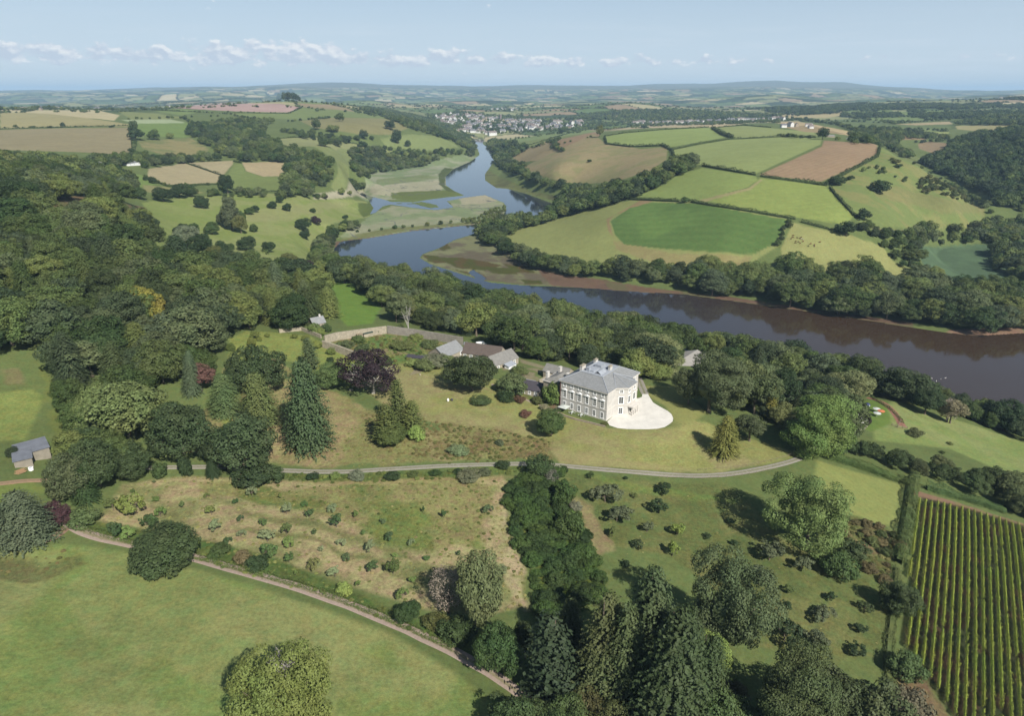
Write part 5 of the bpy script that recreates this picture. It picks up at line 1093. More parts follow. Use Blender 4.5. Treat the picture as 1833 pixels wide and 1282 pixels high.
DARK = simple_mat('dark_opening', (0.012, 0.012, 0.014), 0.9, 0.1, 2); TYRE = simple_mat('tyre_rubber', (0.02, 0.02, 0.02), 0.8, 0.1, 4)
def corrugated(name, col, ang=0.0):
    m, t, b = new_mat(name); tc = t.add('ShaderNodeTexCoord'); wv_ = t.add('ShaderNodeTexWave'); wv_.inputs['Scale'].default_value = 1.1; wv_.inputs['Distortion'].default_value = 0.2
    t.l.new(tc.outputs['Object'], wv_.inputs['Vector']); n = t.noise(tc.outputs['Object'], 0.5, 4)
    hs = t.add('ShaderNodeHueSaturation'); hs.inputs['Color'].default_value = (*col, 1)
    t.set(hs, 'Value', t.math('MULTIPLY', t.ramp(wv_.outputs['Fac'], 0, 1, 0.75, 1.15), t.ramp(n, .3, .7, .8, 1.15))); t.l.new(hs.outputs[0], b.inputs['Base Color']); b.inputs['Roughness'].default_value = .5
    return m
CORR = corrugated('corrugated_sheet', cc(176,168,152)); CORRR = corrugated('corrugated_roof', cc(138,142,150))

# --- gravel, drives and tracks
def drape(poly, mat, name, lift=0.07, step=2.5, kind='structure', flat=None):
    import bmesh
    Wp = wpoly(poly, 4); bm = bmesh.new(); vs = [bm.verts.new((x, y, 0)) for x, y in Wp]; f = bm.faces.new(vs)
    bmesh.ops.triangulate(bm, faces=[f])
    for it in range(5):
        es = [e for e in bm.edges if e.calc_length() > step]
        if not es: break
        bmesh.ops.subdivide_edges(bm, edges=es, cuts=1, use_grid_fill=False); bmesh.ops.triangulate(bm, faces=bm.faces[:])
    for v in bm.verts: v.co.z = float(height(v.co.x, v.co.y)) + lift
    me = bpy.data.meshes.new(name); bmesh.ops.recalc_face_normals(bm, faces=bm.faces[:]); bm.to_mesh(me); bm.free(); me.materials.append(mat)
    o = ob(name, me); tag(o, kind=kind); return o
fore = drape([(1087,755),(1091,762),(1106,767),(1122,768.5),(1139,769),(1160,769),(1177,768),(1190,765),(1198,760),(1204,755),(1205,749),(1202,742),(1195,736),(1186,731),(1177,726),(1169,721),(1164,713),(1160,706),(1150,705),(1149,711),(1144,713),(1132,714),(1110,735)], GRAVEL, 'gravel_forecourt')
def ribbon(path, w_, mat, name, lift=0.09, step=1.5, cols=None):
    Wp = np.array([hit(u, v) for u, v in dens(path, 6, False)])
    for _ in range(6): Wp[1:-1] = (Wp[:-2] + 2 * Wp[1:-1] + Wp[2:]) / 4
    seg = np.hypot(*np.diff(Wp, axis=0).T); cum = np.concatenate([[0], np.cumsum(seg)]); n = int(cum[-1] / step) + 1
    s = np.linspace(0, cum[-1], n); x = np.interp(s, cum, Wp[:, 0]); y = np.interp(s, cum, Wp[:, 1]); tx = np.gradient(x); ty = np.gradient(y); L = np.hypot(tx, ty); tx /= L; ty /= L
    K = 9; V = []; C = []
    for k_ in range(K):
        f = k_ / (K - 1) - .5; wj = w_ * (1 + 0.10 * (vnoise(s / 5, s * 0 + k_ * 0.01, 3) - .5)); px = x - ty * f * wj; py = y + tx * f * wj
        V.append(np.stack([px, py, height(px, py) + lift - (0.07 if abs(f) == .5 else 0)], 1)); C.append(np.full(n, abs(f)))
    V = np.stack(V, 1).reshape(-1, 3); C = np.stack(C, 1).ravel(); i, j = np.meshgrid(np.arange(n - 1), np.arange(K - 1), indexing='ij')
    F = np.stack([i * K + j, (i + 1) * K + j, (i + 1) * K + j + 1, i * K + j + 1], -1).reshape(-1, 4)
    me = np_mesh(name, V, F, (mat,), smooth=True, col=np.stack([C, C, C, C * 0 + 1], 1)); o = ob(name, me); tag(o, kind='structure'); return o
def track_mat(name, rut, mid, lo=0.10, hi=0.18):
    m, t, b = new_mat(name); a_ = t.add('ShaderNodeAttribute', attribute_name='Col'); p = t.add('ShaderNodeNewGeometry').outputs['Position']
    n = t.noise(p, 0.8, 5, 0.7); s_ = t.math('ADD', a_.outputs['Fac'], t.math('MULTIPLY', t.math('SUBTRACT', n, 0.5), 0.35))
    c = t.mix(t.ramp(s_, lo, hi), (*mid, 1), (*rut, 1)); hs = t.add('ShaderNodeHueSaturation'); t.l.new(c, hs.inputs['Color']); t.set(hs, 'Value', t.ramp(t.noise(p, 1.6, 4, .7), .3, .7, .82, 1.15))
    t.l.new(hs.outputs[0], b.inputs['Base Color']); b.inputs['Roughness'].default_value = .95; return m
TRK = track_mat('track_stone', cc(184,164,148), cc(156,146,112)); DRV = track_mat('drive_stone', cc(168,162,148), cc(138,138,100), .06, .16)
ribbon([(205,840),(300,837),(400,836),(500,842),(560,845),(620,845),(700,840),(800,834),(900,831),(940,830.5),(1000,833.5),(1080,841),(1180,849),(1240,852.5),(1290,851),(1330,846),(1380,836),(1420,826),(1446,815),(1470,800)], 2.8, DRV, 'driveway')
ribbon([(122,936),(140,950),(180,964),(235,975),(345,998),(420,1020),(520,1048),(620,1082),(720,1123),(810,1166),(880,1206),(925,1238),(975,1278),(1010,1310)], 3.7, TRK, 'farm_track')
ribbon([(138,950),(120,944),(112,936),(128,928),(150,915)], 4.2, TRK, 'track_branch', lift=.12) if False else None
ribbon([(-60,972),(0,971),(40,972),(75,972),(100,962),(118,946)], 2.6, track_mat('red_track', cc(158,130,104), cc(140,136,88)), 'red_track')
ribbon([(-60,872),(15,865),(40,861),(85,860),(120,868),(150,900)], 2.8, track_mat('yard_track', cc(178,146,116), cc(160,140,104)), 'yard_track')
ribbon([(1155,706),(1149,696),(1143,686),(1137,676),(1132,668)], 3.8, DRV, 'rear_drive')
ribbon([(1552,712),(1572,716),(1590,726),(1604,742),(1612,757),(1616,764)], 4.2, track_mat('red_path', cc(160,112,90), cc(150,108,84)), 'red_path')
ribbon([(880,688),(915,703),(950,720),(990,733),(1010,744)], 1.4, TRK, 'garden_path')
drape([(1521,747),(1530,743),(1537,741),(1545,745),(1551,749),(1554,754),(1549,757.5),(1534,760),(1528,757),(1522,753)], GRAVEL, 'sand_circle', lift=.08)
drape([(720,690),(740,700)] and [(733,672),(752,668),(768,656),(757,652),(742,662)], TRK, 'yard_gravel', lift=.07)

# --- the mansion
HO = np.array(HOUSE_B); e = np.array(HOUSE_C) - HO; th = math.atan2(e[1], e[0]); LX, LY, EH = 29.0, 24.5, 13.5
house = empty('mansion', (HO[0], HO[1], 49.0), th); tag(house, 'large pale stone mansion with hipped slate roof and canted entrance bay on the lawn', 'mansion')
foot = [(0,0),(7,0),(10.6,-4.4),(18.4,-4.4),(22,0),(LX,0),(LX,LY),(0,LY)]
MB().prism(foot, -1.0, EH, 0).build('wall', STONE, house)
def offset(pl, d_):
    out = []; n = len(pl)
    for i in range(n):
        p0, p1, p2 = map(np.array, (pl[i - 1], pl[i], pl[(i + 1) % n])); e1 = (p1 - p0) / np.linalg.norm(p1 - p0); e2 = (p2 - p1) / np.linalg.norm(p2 - p1)
        n1 = np.array([e1[1], -e1[0]]); n2 = np.array([e2[1], -e2[0]]); b_ = n1 + n2; b_ /= np.linalg.norm(b_); out.append(tuple(p1 + b_ * d_ / max(0.3, b_ @ n1)))
    return out
for z0, z1, d_, nm in ((-0.9, 0.55, .12, 'plinth'), (4.75, 5.1, .14, 'string_course'), (12.75, 13.1, .2, 'frieze'), (13.1, 13.62, .55, 'cornice')): MB().prism(offset(foot, d_), z0, z1).build(nm, STONE2, house)
# roof
E = [(-.6,-.6),(LX+.6,-.6),(LX+.6,LY+.6),(-.6,LY+.6)]; I = [(6.6,6.6),(22.4,6.6),(22.4,17.9),(6.6,17.9)]; ZE, ZI = 13.66, 17.3
r = MB()
for i in range(4): j = (i + 1) % 4; r.poly([(*E[i], ZE), (*E[j], ZE), (*I[j], ZI), (*I[i], ZI)])
bay = [(6.8,-.4),(10.4,-5.0),(18.6,-5.0),(22.2,-.4)]; ap = (14.5, 5.4, 16.95)
for a_, b_ in zip(bay[:-1], bay[1:]): r.poly([(*a_, ZE + .02), (*b_, ZE + .02), ap])
rf = r.build('roof', SLATE, house)
MB().poly([(*p, ZE - .03) for p in reversed(E)]).poly([(*p, ZE - .03) for p in reversed(bay)]).build('soffit', STONE2, house)
h_ = MB()
for i in range(4): h_.tube([(*E[i], ZE + .05), (*I[i], ZI + .08)], [.16, .16], 5)
for b_ in bay: h_.tube([(*b_, ZE + .08), (ap[0], ap[1], ap[2] + .06)], [.14, .14], 5)
for i in range(4): h_.tube([(*I[i], ZI + .08), (*I[(i + 1) % 4], ZI + .08)], [.2, .2], 5)
h_.build('lead_ridge', LEAD, rf)
c_ = MB(); c_.box(6.6, 22.4, 6.6, 17.9, ZI - .3, ZI - .02).box(9, 13.5, 12.6, 16.6, ZI, ZI + .55).box(13.6, 20.5, 10.2, 11.0, ZI, ZI + .4); c_.build('lead_flat', LEAD, house)
g_ = MB(); g_.poly([(8,8.2,ZI+.3),(13,8.2,ZI+.3),(13,9.8,ZI+1.3),(8,9.8,ZI+1.3)]).poly([(8,11.4,ZI+.3),(8,9.8,ZI+1.3),(13,9.8,ZI+1.3),(13,11.4,ZI+.3)]).box(8.0,13.0,8.2,11.4,ZI,ZI+.3).box(15.5,19.5,12.4,16,ZI,ZI+1.1).box(8.6,10.2,14.8,16.4,ZI,ZI+1.7); g_.build('roof_lantern', LEAD, house)
for cx_, cy_, lx_, ly_, hh_ in ((16.4,8.2,2.2,1.1,1.7),(9.4,18.6,3.2,1.3,1.9),(20.8,18.4,2.2,1.1,1.2)):
    ch = MB(); ch.box(cx_-lx_/2, cx_+lx_/2, cy_-ly_/2, cy_+ly_/2, 14.5, ZI + hh_); cho = ch.build('chimney', STONE, house)
    cp = MB(); cp.box(cx_-lx_/2-.15, cx_+lx_/2+.15, cy_-ly_/2-.15, cy_+ly_/2+.15, ZI + hh_, ZI + hh_ + .25)
    for q in range(4): cp.tube([(cx_ + (q-1.5)*.45 if lx_ > ly_ else cx_, cy_ + (0 if lx_ > ly_ else (q-1.5)*.45), ZI+hh_+.25), (cx_ + (q-1.5)*.45 if lx_ > ly_ else cx_, cy_ + (0 if lx_ > ly_ else (q-1.5)*.45), ZI+hh_+.8)], [.16,.13], 6)
    cp.build('chimney_cap', PALEW, cho)
def window(parent, p, n, w_, z0, z1, ped=False, fm=None, bars=2):
    """window on the wall at p (x, y), outward normal n"""
    n = np.array(n, float); n /= np.linalg.norm(n); tt = np.array([-n[1], n[0]]); p = np.array(p); f = MB()
    def bx(a0, a1, za, zb, d0, d1): 
        c0 = p + tt * (a0 + a1) / 2 + n * (d0 + d1) / 2; f.obox(c0, tt, n, (a1 - a0) / 2, (d1 - d0) / 2, za, zb)
    h2 = w_ / 2
    bx(-h2-.28, -h2, z0-.05, z1+.1, -.05, .10); bx(h2, h2+.28, z0-.05, z1+.1, -.05, .10); bx(-h2-.28, h2+.28, z1, z1+.3, -.05, .12); bx(-h2-.35, h2+.35, z0-.28, z0-.04, -.05, .22)
    if ped: bx(-h2-.6, h2+.6, z1+.55, z1+.78, -.05, .45); a_ = p + n*.2; pk = MB; f.poly([tuple(p - tt*(h2+.6) + n*.42) + (z1+.78,), tuple(p + tt*(h2+.6) + n*.42) + (z1+.78,), tuple(p + n*.42) + (z1+1.35,)]); 
    if ped:
        L_, R_, T_ = p - tt*(h2+.6), p + tt*(h2+.6), p; f.poly([tuple(L_+n*.42)+(z1+.79,), tuple(T_+n*.42)+(z1+1.36,), tuple(T_-n*.05)+(z1+1.36,), tuple(L_-n*.05)+(z1+.79,)]); f.poly([tuple(T_+n*.42)+(z1+1.36,), tuple(R_+n*.42)+(z1+.79,), tuple(R_-n*.05)+(z1+.79,), tuple(T_-n*.05)+(z1+1.36,)])
    for q in range(bars): zq = z0 + (z1 - z0) * (q + 1) / (bars + 1); bx(-h2, h2, zq-.04, zq+.04, -.02, .06)
    bx(-.04, .04, z0, z1, -.02, .061)
    wo2 = f.build('window', fm or WHITE, parent); g2 = MB(); c0 = p + n * .012; g2.obox(c0, tt, n, h2, .02, z0, z1); g2.build('pane', GLASS, wo2); return wo2
for i in range(6):
    y_ = 2.3 + 3.95 * i
    window(house, (0, y_), (-1, 0), 1.15, 11.2, 12.45); window(house, (0, y_), (-1, 0), 1.35, 5.75, 8.75, True); window(house, (0, y_), (-1, 0), 1.15, .95, 3.5)
def lerp2(a_, b_, f): return (a_[0] + (b_[0]-a_[0])*f, a_[1] + (b_[1]-a_[1])*f)
bn1 = (-4.4, -3.6); bn3 = (4.4, -3.6)
for (p_, n_) in ((lerp2(foot[1], foot[2], .5), bn1), ((12.2,-4.4), (0,-1)), ((16.8,-4.4), (0,-1)), (lerp2(foot[3], foot[4], .5), bn3), ((25.5,0), (0,-1))):
    window(house, p_, n_, 1.4, 11.1, 12.5); window(house, p_, n_, 1.9, 6.0, 9.0)
    if p_[0] < 12 or p_[0] > 18: window(house, p_, n_, 1.7, 1.0, 3.7)
# porch
pc = MB(); pc.box(11.2, 17.8, -7.2, -4.5, 3.9, 4.5); pc.box(11.5, 17.5, -7.0, -4.5, -.2, .15); po = pc.build('porch', STONE2, house)
for cx_ in (11.9, 13.6, 15.4, 17.1): MB().tube([(cx_,-6.7,.1),(cx_,-6.7,.4),(cx_,-6.7,3.6),(cx_,-6.7,3.95)], [.36,.26,.22,.34], 10).build('column', STONE2, po, True)
MB().box(13.7, 15.3, -4.47, -4.40, .1, 3.2).build('door', simple_mat('door_paint', (.06,.07,.06), .5), house)
MB().box(-.16, -.02, LY-.3, LY+.1, 0, 13.4).build('drainpipe', simple_mat('rust_iron', cc(110,72,60), .7), house)

def chimney(root, x, y, z0, z1, s=.5, mat=None, ss=None):
    MB().box(x-s, x+s, y-s*.6, y+s*.6, z0, z1).build('chimney', mat or STONE, root)
def building(u0, v0, u1, v1, depth, wh, rh, label, name='cottage', cat='building', wmat=None, rmat=None, hip=0.0, nwin=0, door=None, chim=(), mono=False, group=None, over=.35, yaw=None, wwin=1.0, base=None, windark=False):
    x0, y0, z0 = G(u0, v0); x1, y1, z1 = G(u1, v1); L = math.hypot(x1-x0, y1-y0); a_ = math.atan2(y1-y0, x1-x0)
    o = empty(name, (x0, y0, base if base is not None else min(z0, z1)), a_); tag(o, label, cat, group)
    MB().box(0, L, 0, depth, -2.5, wh).build('wall', wmat or PALEW, o)
    r = MB(); v = over
    if mono: r.prism([(-v,-v),(L+v,-v),(L+v,depth+v),(-v,depth+v)], wh+.01, wh+.02, 0, False); r.poly([(-v,-v,wh+.05),(L+v,-v,wh+.05),(L+v,depth+v,rh),(-v,depth+v,rh)]); r.poly([(-v,depth+v,wh),(-v,depth+v,rh),(L+v,depth+v,rh),(L+v,depth+v,wh)]); MB().poly([(0,0,wh),(0,depth,wh),(0,depth,rh-.05)]).poly([(L,0,wh),(L,depth,rh-.05),(L,depth,wh)]).build('gable', wmat or PALEW, o)
    else:
        m_ = depth / 2; s_ = (rh - wh) / m_; ze = wh - v * s_
        A_, B_, C_, D_ = (-v,-v,ze), (L+v,-v,ze), (L+v,depth+v,ze), (-v,depth+v,ze); R0, R1 = (-v+hip, m_, rh), (L+v-hip, m_, rh)
        r.poly([A_,B_,R1,R0]).poly([C_,D_,R0,R1])
        if hip: r.poly([B_,C_,R1]).poly([D_,A_,R0])
        else: MB().poly([(0,depth,wh),(0,0,wh),(0,m_,rh-.06)]).poly([(L,0,wh),(L,depth,wh),(L,m_,rh-.06)]).build('gable', wmat or PALEW, o)
        MB().tube([R0, R1], [.13, .13], 5).build('ridge', LEAD if hip else (rmat or SLATE), o)
    r.build('roof', rmat or SLATE, o)
    for q in range(nwin):
        x = L * (q + .5) / nwin
        if door is not None and q == door: MB().box(x-.6, x+.6, -.05, .0-.003, 0, 2.1).build('door', DARK, o)
        else: window(o, (x, 0), (0, -1), wwin, max(.9, wh-2.1), wh-.7, bars=1, fm=None)
    for cx_ in chim: chimney(o, L * cx_, depth / 2, rh - 1.2, rh + 1.3)
    return o
# wings behind the mansion (parts of the estate but separate roofs)
wing = empty('service_wing', (HO[0], HO[1], 49.0), th); tag(wing, 'lower stone service wing with chimneys joined to the left end of the mansion', 'building')
MB().box(2.5, 15, LY + .01, LY + 11, -1, 9.6).build('wall', RUBBLE, wing); MB().prism([(2.1,LY+.4),(15.4,LY+.4),(15.4,LY+11.4),(2.1,LY+11.4)], 9.6, 10.0).build('parapet', STONE2, wing)
rr2 = MB(); a_, b_ = (2.4, LY + .5), (15.1, LY + 11.1)
rr2.poly([(2.4,LY+.7,10.03),(15.1,LY+.7,10.03),(12,LY+5.8,12.2),(6,LY+5.8,12.2)]).poly([(15.1,LY+.7,10.03),(15.1,LY+11.1,10.03),(12,LY+5.8,12.2)]).poly([(15.1,LY+11.1,10.03),(2.4,LY+11.1,10.03),(6,LY+5.8,12.2),(12,LY+5.8,12.2)]).poly([(2.4,LY+11.1,10.03),(2.4,LY+.7,10.03),(6,LY+5.8,12.2)]).build('roof', GREYR, wing)
for cx_, cy_ in ((5, LY+10.4), (13.6, LY+9), (9, LY+1.8)): MB().box(cx_-.9, cx_+.9, cy_-.5, cy_+.5, 9.8, 13.6).box(cx_-1.0, cx_+1.0, cy_-.6, cy_+.6, 13.3, 13.5).build('chimney', STONE, wing)
for yy in (LY + 3.2, LY + 7.6):
    for z0, z1 in ((1.2,3.2),(5.6,7.6)): window(wing, (2.5, yy), (-1, 0), 1.0, z0, z1)
building(921,701,964,713,10,3.4,6.2,'long low building with a very dark slate roof left of the mansion','garden_room','building',PALEW,DSLATE,hip=4,nwin=4,base=49.3)
building(972,676,1014,687,8,4.2,6.8,'grey slate outbuilding behind the service wing of the mansion','outbuilding','building',RUBBLE,GREYR,nwin=2)
building(797,649,831,638,12,4.2,8.2,'stable range with blue-grey slate roof at the corner of the walled garden','stable_block','stable',PALEW,SLATE,nwin=3,door=1)
building(827,640,893,652,11,3.9,8.0,'stable range with a long dark brown roof beside the walled garden','stable_block','stable',PALEW,BROWNR,nwin=6,door=3)
building(885,662,928,651,11,3.6,7.4,'stone stable range with pale grey roof nearest the mansion','stable_block','stable',PALEW,GREYR,nwin=3,door=1)
building(911,662,924,658,3,2.0,3.0,'little lean-to greenhouse against the pale stable range','greenhouse','greenhouse',WHITE,LEAD,mono=True)
building(1205,664,1268,650,17,4.2,7.2,'big barn with a wide pale grey roof among the trees behind the mansion','barn','barn',RUBBLE,simple_mat('asbestos_sheet', cc(178,174,166), .85, .14, .4))
building(1336,656,1350,655,5,2.6,4.2,'small hut with a pale blue roof deep in the wood by the river','hut','hut',WOOD,LEAD)
building(1364,648,1376,650,5,2.8,4.4,'small pale cottage peeping out of the riverside wood','cottage','cottage',PALEW,GREYR)
building(1403,733,1436,722,9,4.6,8.2,'cottage with grey roof and white gable deep among the trees','cottage','cottage',WHITE,GREYR,nwin=2,chim=(.8,))
building(562,590,584,588,7,4.0,7.0,'grey-roofed cottage with a white chimney at the top of the walled garden','cottage','cottage',RUBBLE,SLATE,chim=(.75,))
for (a1,b1,a2,b2,lab) in ((152,303,172,301,'long white farmhouse, left one of the farm among the trees'),(172,301,188,300,'grey farm cottage joined to the long white farmhouse'),(230,297,252,296,'white farmhouse with pink roof right of the other farm houses')): building(a1,b1,a2,b2,10,5.5,9,lab,'farmhouse','house',WHITE,SLATE,nwin=3,chim=(.2,))
building(34,828,93,821,8,4.6,5.7,'tall corrugated shed with a blue-grey roof, the rear one of the two','metal_shed','shed',CORR,CORRR,mono=True)
building(27,838,61,836,6,3.6,4.4,'lower corrugated shed standing in front of the taller one','metal_shed','shed',CORR,CORRR,mono=True)
building(1480,245,1494,246,9,3,5,'long low farm building at the top of the ploughed field','farm_building','farm building',PALEW,GREYR); building(1505,248,1522,250,8,3,5,'pale farm building right of the other one by the ploughed field','farm_building','farm building',PALEW,GREYR)
building(652,604,668,602,3.5,2.4,3.1,'open garden shed with green roof against the walled garden wall','garden_shed','shed',RUBBLE,simple_mat('green_felt', cc(62,82,74), .8),mono=True)
building(642,607,650,606,3,2.2,2.8,'small stone garden hut left of the green-roofed shed','garden_hut','hut',PALEW,WOOD,mono=True)
building(726,640,756,644,4,.5,.8,'low black cold frame on the garden bed behind the copper beech','cold_frame','cold frame',DSLATE,DSLATE,mono=True)
def wall(path, h, t, mat, label, name='garden_wall', cat='wall', step=2.0):
    Wp = np.array([hit(u, v) for u, v in dens(path, 5, False)]); m = MB(); q0 = None
    for i in range(len(Wp)):
        t2 = Wp[min(i+1, len(Wp)-1)] - Wp[max(i-1, 0)]; t2 /= np.hypot(*t2) + 1e-9; n2 = np.array([-t2[1], t2[0]]) * t / 2; z = float(height(*Wp[i]))
        q = [(*(Wp[i]-n2), z-.6), (*(Wp[i]+n2), z-.6), (*(Wp[i]+n2), z+h), (*(Wp[i]-n2), z+h)]
        if q0: 
            for e_ in range(4): m.poly([q0[e_], q[e_], q[(e_+1)%4], q0[(e_+1)%4]][::-1])
        else: m.poly(q)
        q0 = q
    m.poly(q0[::-1]); o = m.build(name, mat); tag(o, label, cat); return o
wall([(582,615),(604,609),(640,604),(692,597)], 4.6, .8, RUBBLE, 'pale rubble garden wall running up the left back of the walled garden')
wall([(694,597),(740,603),(800,613),(829,618)], 4.8, .8, simple_mat('dark_rubble', cc(156,150,138), .95, .3, .7, .4), 'long dark lichened wall at the back of the walled garden')
wall([(578,622),(600,629),(640,644)], 4.0, .8, RUBBLE, 'low front wall of the walled garden beside the copper beech')
wall([(500,596),(540,592),(575,606)], 2.2, .6, RUBBLE, 'tumbledown wall left of the walled garden')
wall([(965,690),(985,680),(1000,676)], 3.0, .5, RUBBLE, 'pale yard wall behind the dark slate building')
wall([(1000,742),(1030,752),(1060,759),(1083,765)], .7, .5, simple_mat('terrace_stone', cc(176,162,142), .9, .2, 1), 'low terrace wall along the foot of the mansion', 'terrace_wall')
wall([(1516,774),(1530,773),(1546,769),(1552,764)], .5, .4, PALEW, 'low pale kerb wall below the sand circle', 'kerb_wall')

# fences
def fence(path, h, label, gap=2.5, rails=(0.4, 0.8, 1.15), rad=.05, name='post_and_rail_fence', mat=None):
    Wp = np.array([hit(u, v) for u, v in dens(path, 8, False)]); seg = np.hypot(*np.diff(Wp, axis=0).T); cum = np.concatenate([[0], np.cumsum(seg)]); n = max(2, int(cum[-1] / gap))
    s = np.linspace(0, cum[-1], n); x = np.interp(s, cum, Wp[:, 0]); y = np.interp(s, cum, Wp[:, 1]); z = height(x, y); o = empty(name, (x[0], y[0], z[0])); tag(o, label, 'fence')
    L0 = np.array([x[0], y[0], z[0]])
    m = MB()
    for a_, b_, c_ in zip(x, y, z): m.tube([np.array([a_, b_, c_-.2])-L0, np.array([a_, b_, c_+h])-L0], [rad*1.3, rad*1.2], 4)
    m.build('posts', mat or WOOD, o); m = MB()
    for rl in rails:
        for i in range(n-1): m.tube([np.array([x[i],y[i],z[i]+rl])-L0, np.array([x[i+1],y[i+1],z[i+1]+rl])-L0], [rad*.8, rad*.8], 4)
    m.build('rails', mat or WOOD, o); return o
fence([(1596,762),(1606,766),(1624,768)], 1.3, 'pale post and rail fence with gate at the end of the red path', 1.8, rad=.09)
fence([(1606,766),(1612,756),(1604,744)], 1.2, 'timber fence running up beside the red path', 2.2)
fence([(1180,856),(1260,858),(1330,852),(1390,841)], 1.1, 'thin post fence along the lower side of the drive', 3.0, (.5,.9), .04)
fence([(1250,843),(1320,838),(1380,826),(1430,812)], 1.1, 'thin post fence along the lawn side of the drive', 3.0, (.5,.9), .04)

# --- small things
def parasol(u, v, mat, label, r_=1.9, h=2.6, grp='parasols on the grass by the red path'):
    x, y, z = G(u, v); o = empty('parasol', (x, y, z), random.random()); tag(o, label, 'parasol', grp)
    c = MB(); n = 8; rim = [(r_*math.cos(6.283*k_/n), r_*math.sin(6.283*k_/n), h-.55) for k_ in range(n)]
    for k_ in range(n): c.poly([rim[k_], rim[(k_+1)%n], (0,0,h)]); a_, b_ = rim[k_], rim[(k_+1)%n]; c.poly([(*a_[:2],a_[2]-.18),(*b_[:2],b_[2]-.18),b_,a_])
    c.build('canopy', mat, o); MB().tube([(0,0,0),(0,0,h)], [.05,.04], 6).build('pole', WOOD, o); MB().tube([(0,0,0),(0,0,.12)], [.4,.35], 8).build('base', GREYR, o); return o
parasol(1568, 738, PALEC, 'pale parasol at the back of the three by the red path'); parasol(1576, 742, ORANGE, 'orange parasol by the red path'); parasol(1569, 746, PALEC, 'pale parasol at the front of the three by the red path')
x, y, z = G(1552, 726); o = empty('tent', (x, y, z), .4); tag(o, 'small dark blue dome tent on the grass near the sand circle', 'tent'); c = MB()
for k_ in range(8):
    for q in range(3):
        def tp(k2, q2): ph = q2 / 3 * 1.45; r_ = 1.9 * math.cos(ph) ** .8; return (r_*math.cos(k2*.7854), r_*math.sin(k2*.7854)*.8, 1.5*math.sin(ph))
        c.poly([tp(k_,q), tp(k_+1,q), tp(k_+1,q+1), tp(k_,q+1)])
c.build('canopy', BLUE, o, True); MB().poly([(-.5,-1.62,0),(.5,-1.62,0),(0,-1.25,1.0)]).poly([(-.5,-1.66,0),(0,-1.3,1.0),(0,-1.25,1.0)]).build('door_flap', PALEC, o)
# terrace furniture
def on_house(x, y): p = np.array([math.cos(th)*x - math.sin(th)*y, math.sin(th)*x + math.cos(th)*y]) + HO; return float(p[0]), float(p[1])
x, y = on_house(-3.0, 20.2); o = empty('parasol', (x, y, 49.0), th); tag(o, 'large white square parasol on the terrace at the left foot of the mansion', 'parasol')
MB().poly([(-2.2,-2.2,2.5),(2.2,-2.2,2.5),(0,0,3.2)]).poly([(2.2,-2.2,2.5),(2.2,2.2,2.5),(0,0,3.2)]).poly([(2.2,2.2,2.5),(-2.2,2.2,2.5),(0,0,3.2)]).poly([(-2.2,2.2,2.5),(-2.2,-2.2,2.5),(0,0,3.2)]).build('canopy', PALEC, o); MB().tube([(0,0,0),(0,0,3.1)], [.06,.05], 6).build('pole', WOOD, o)
for q, (lx_, ly_) in enumerate(((-2.6, 16.2), (-2.4, 11.4))):
    x, y = on_house(lx_, ly_); o = empty('garden_table', (x, y, float(height(x, y))), th); tag(o, ('pale round garden table on the terrace, %s the white parasol' % ('nearer to' if q == 0 else 'farther from')), 'table')
    MB().tube([(0,0,.70),(0,0,.76)], [.75,.75], 10).build('top', PALEC, o)
    for k_ in range(3): MB().tube([(.45*math.cos(k_*2.1),.45*math.sin(k_*2.1),0),(.1*math.cos(k_*2.1),.1*math.sin(k_*2.1),.70)], [.04,.04], 5).build('leg', WOOD, o)
    for k_ in range(4):
        a_ = k_ * 1.57 + .4; cx_, cy_ = x + 1.25*math.cos(a_+th), y + 1.25*math.sin(a_+th); ch = empty('garden_chair', (cx_, cy_, float(height(cx_, cy_))), a_+th); tag(ch, 'pale garden chair drawn up to a round terrace table', 'chair', 'garden chairs around the terrace tables')
        MB().box(-.24,.24,-.24,.24,.42,.46).build('seat', PALEC, ch); MB().box(.2,.25,-.24,.24,.46,.9).build('backrest', PALEC, ch)
        for lx2 in (-.2,.2):
            for ly2 in (-.2,.2): MB().box(lx2-.02,lx2+.02,ly2-.02,ly2+.02,0,.42).build('leg', WOOD, ch)
# stone sculptures on the lawn
def rock(u, v, s, label, mat, name='stone_sculpture', cat='sculpture'):
    x, y, z = G(u, v); R = np.random.default_rng(int(u)); V, F = blob_dark(1, 0, 1, R); V = V * np.array(s) / 2 + np.array([0, 0, s[2] * .4]); o = ob(name, np_mesh(name, V, F, (mat,), smooth=False), None, (x, y, z)); tag(o, label, cat); return o
rock(802, 719, (1.0,.8,1.8), 'white upright stone sculpture on the lawn, left one of the pair', WHITE); rock(809, 718, (1.3,.8,1.5), 'dark leaning stone sculpture on the lawn, right one of the pair', DSLATE); rock(629, 700, (2.2,1.2,1.2), 'pale boulder at the foot of the copper beech', PALEW, 'boulder', 'boulder'); rock(752, 672, (1,.8,1), 'small pale stone on the lawn edge by the yard', PALEW, 'boulder', 'boulder')
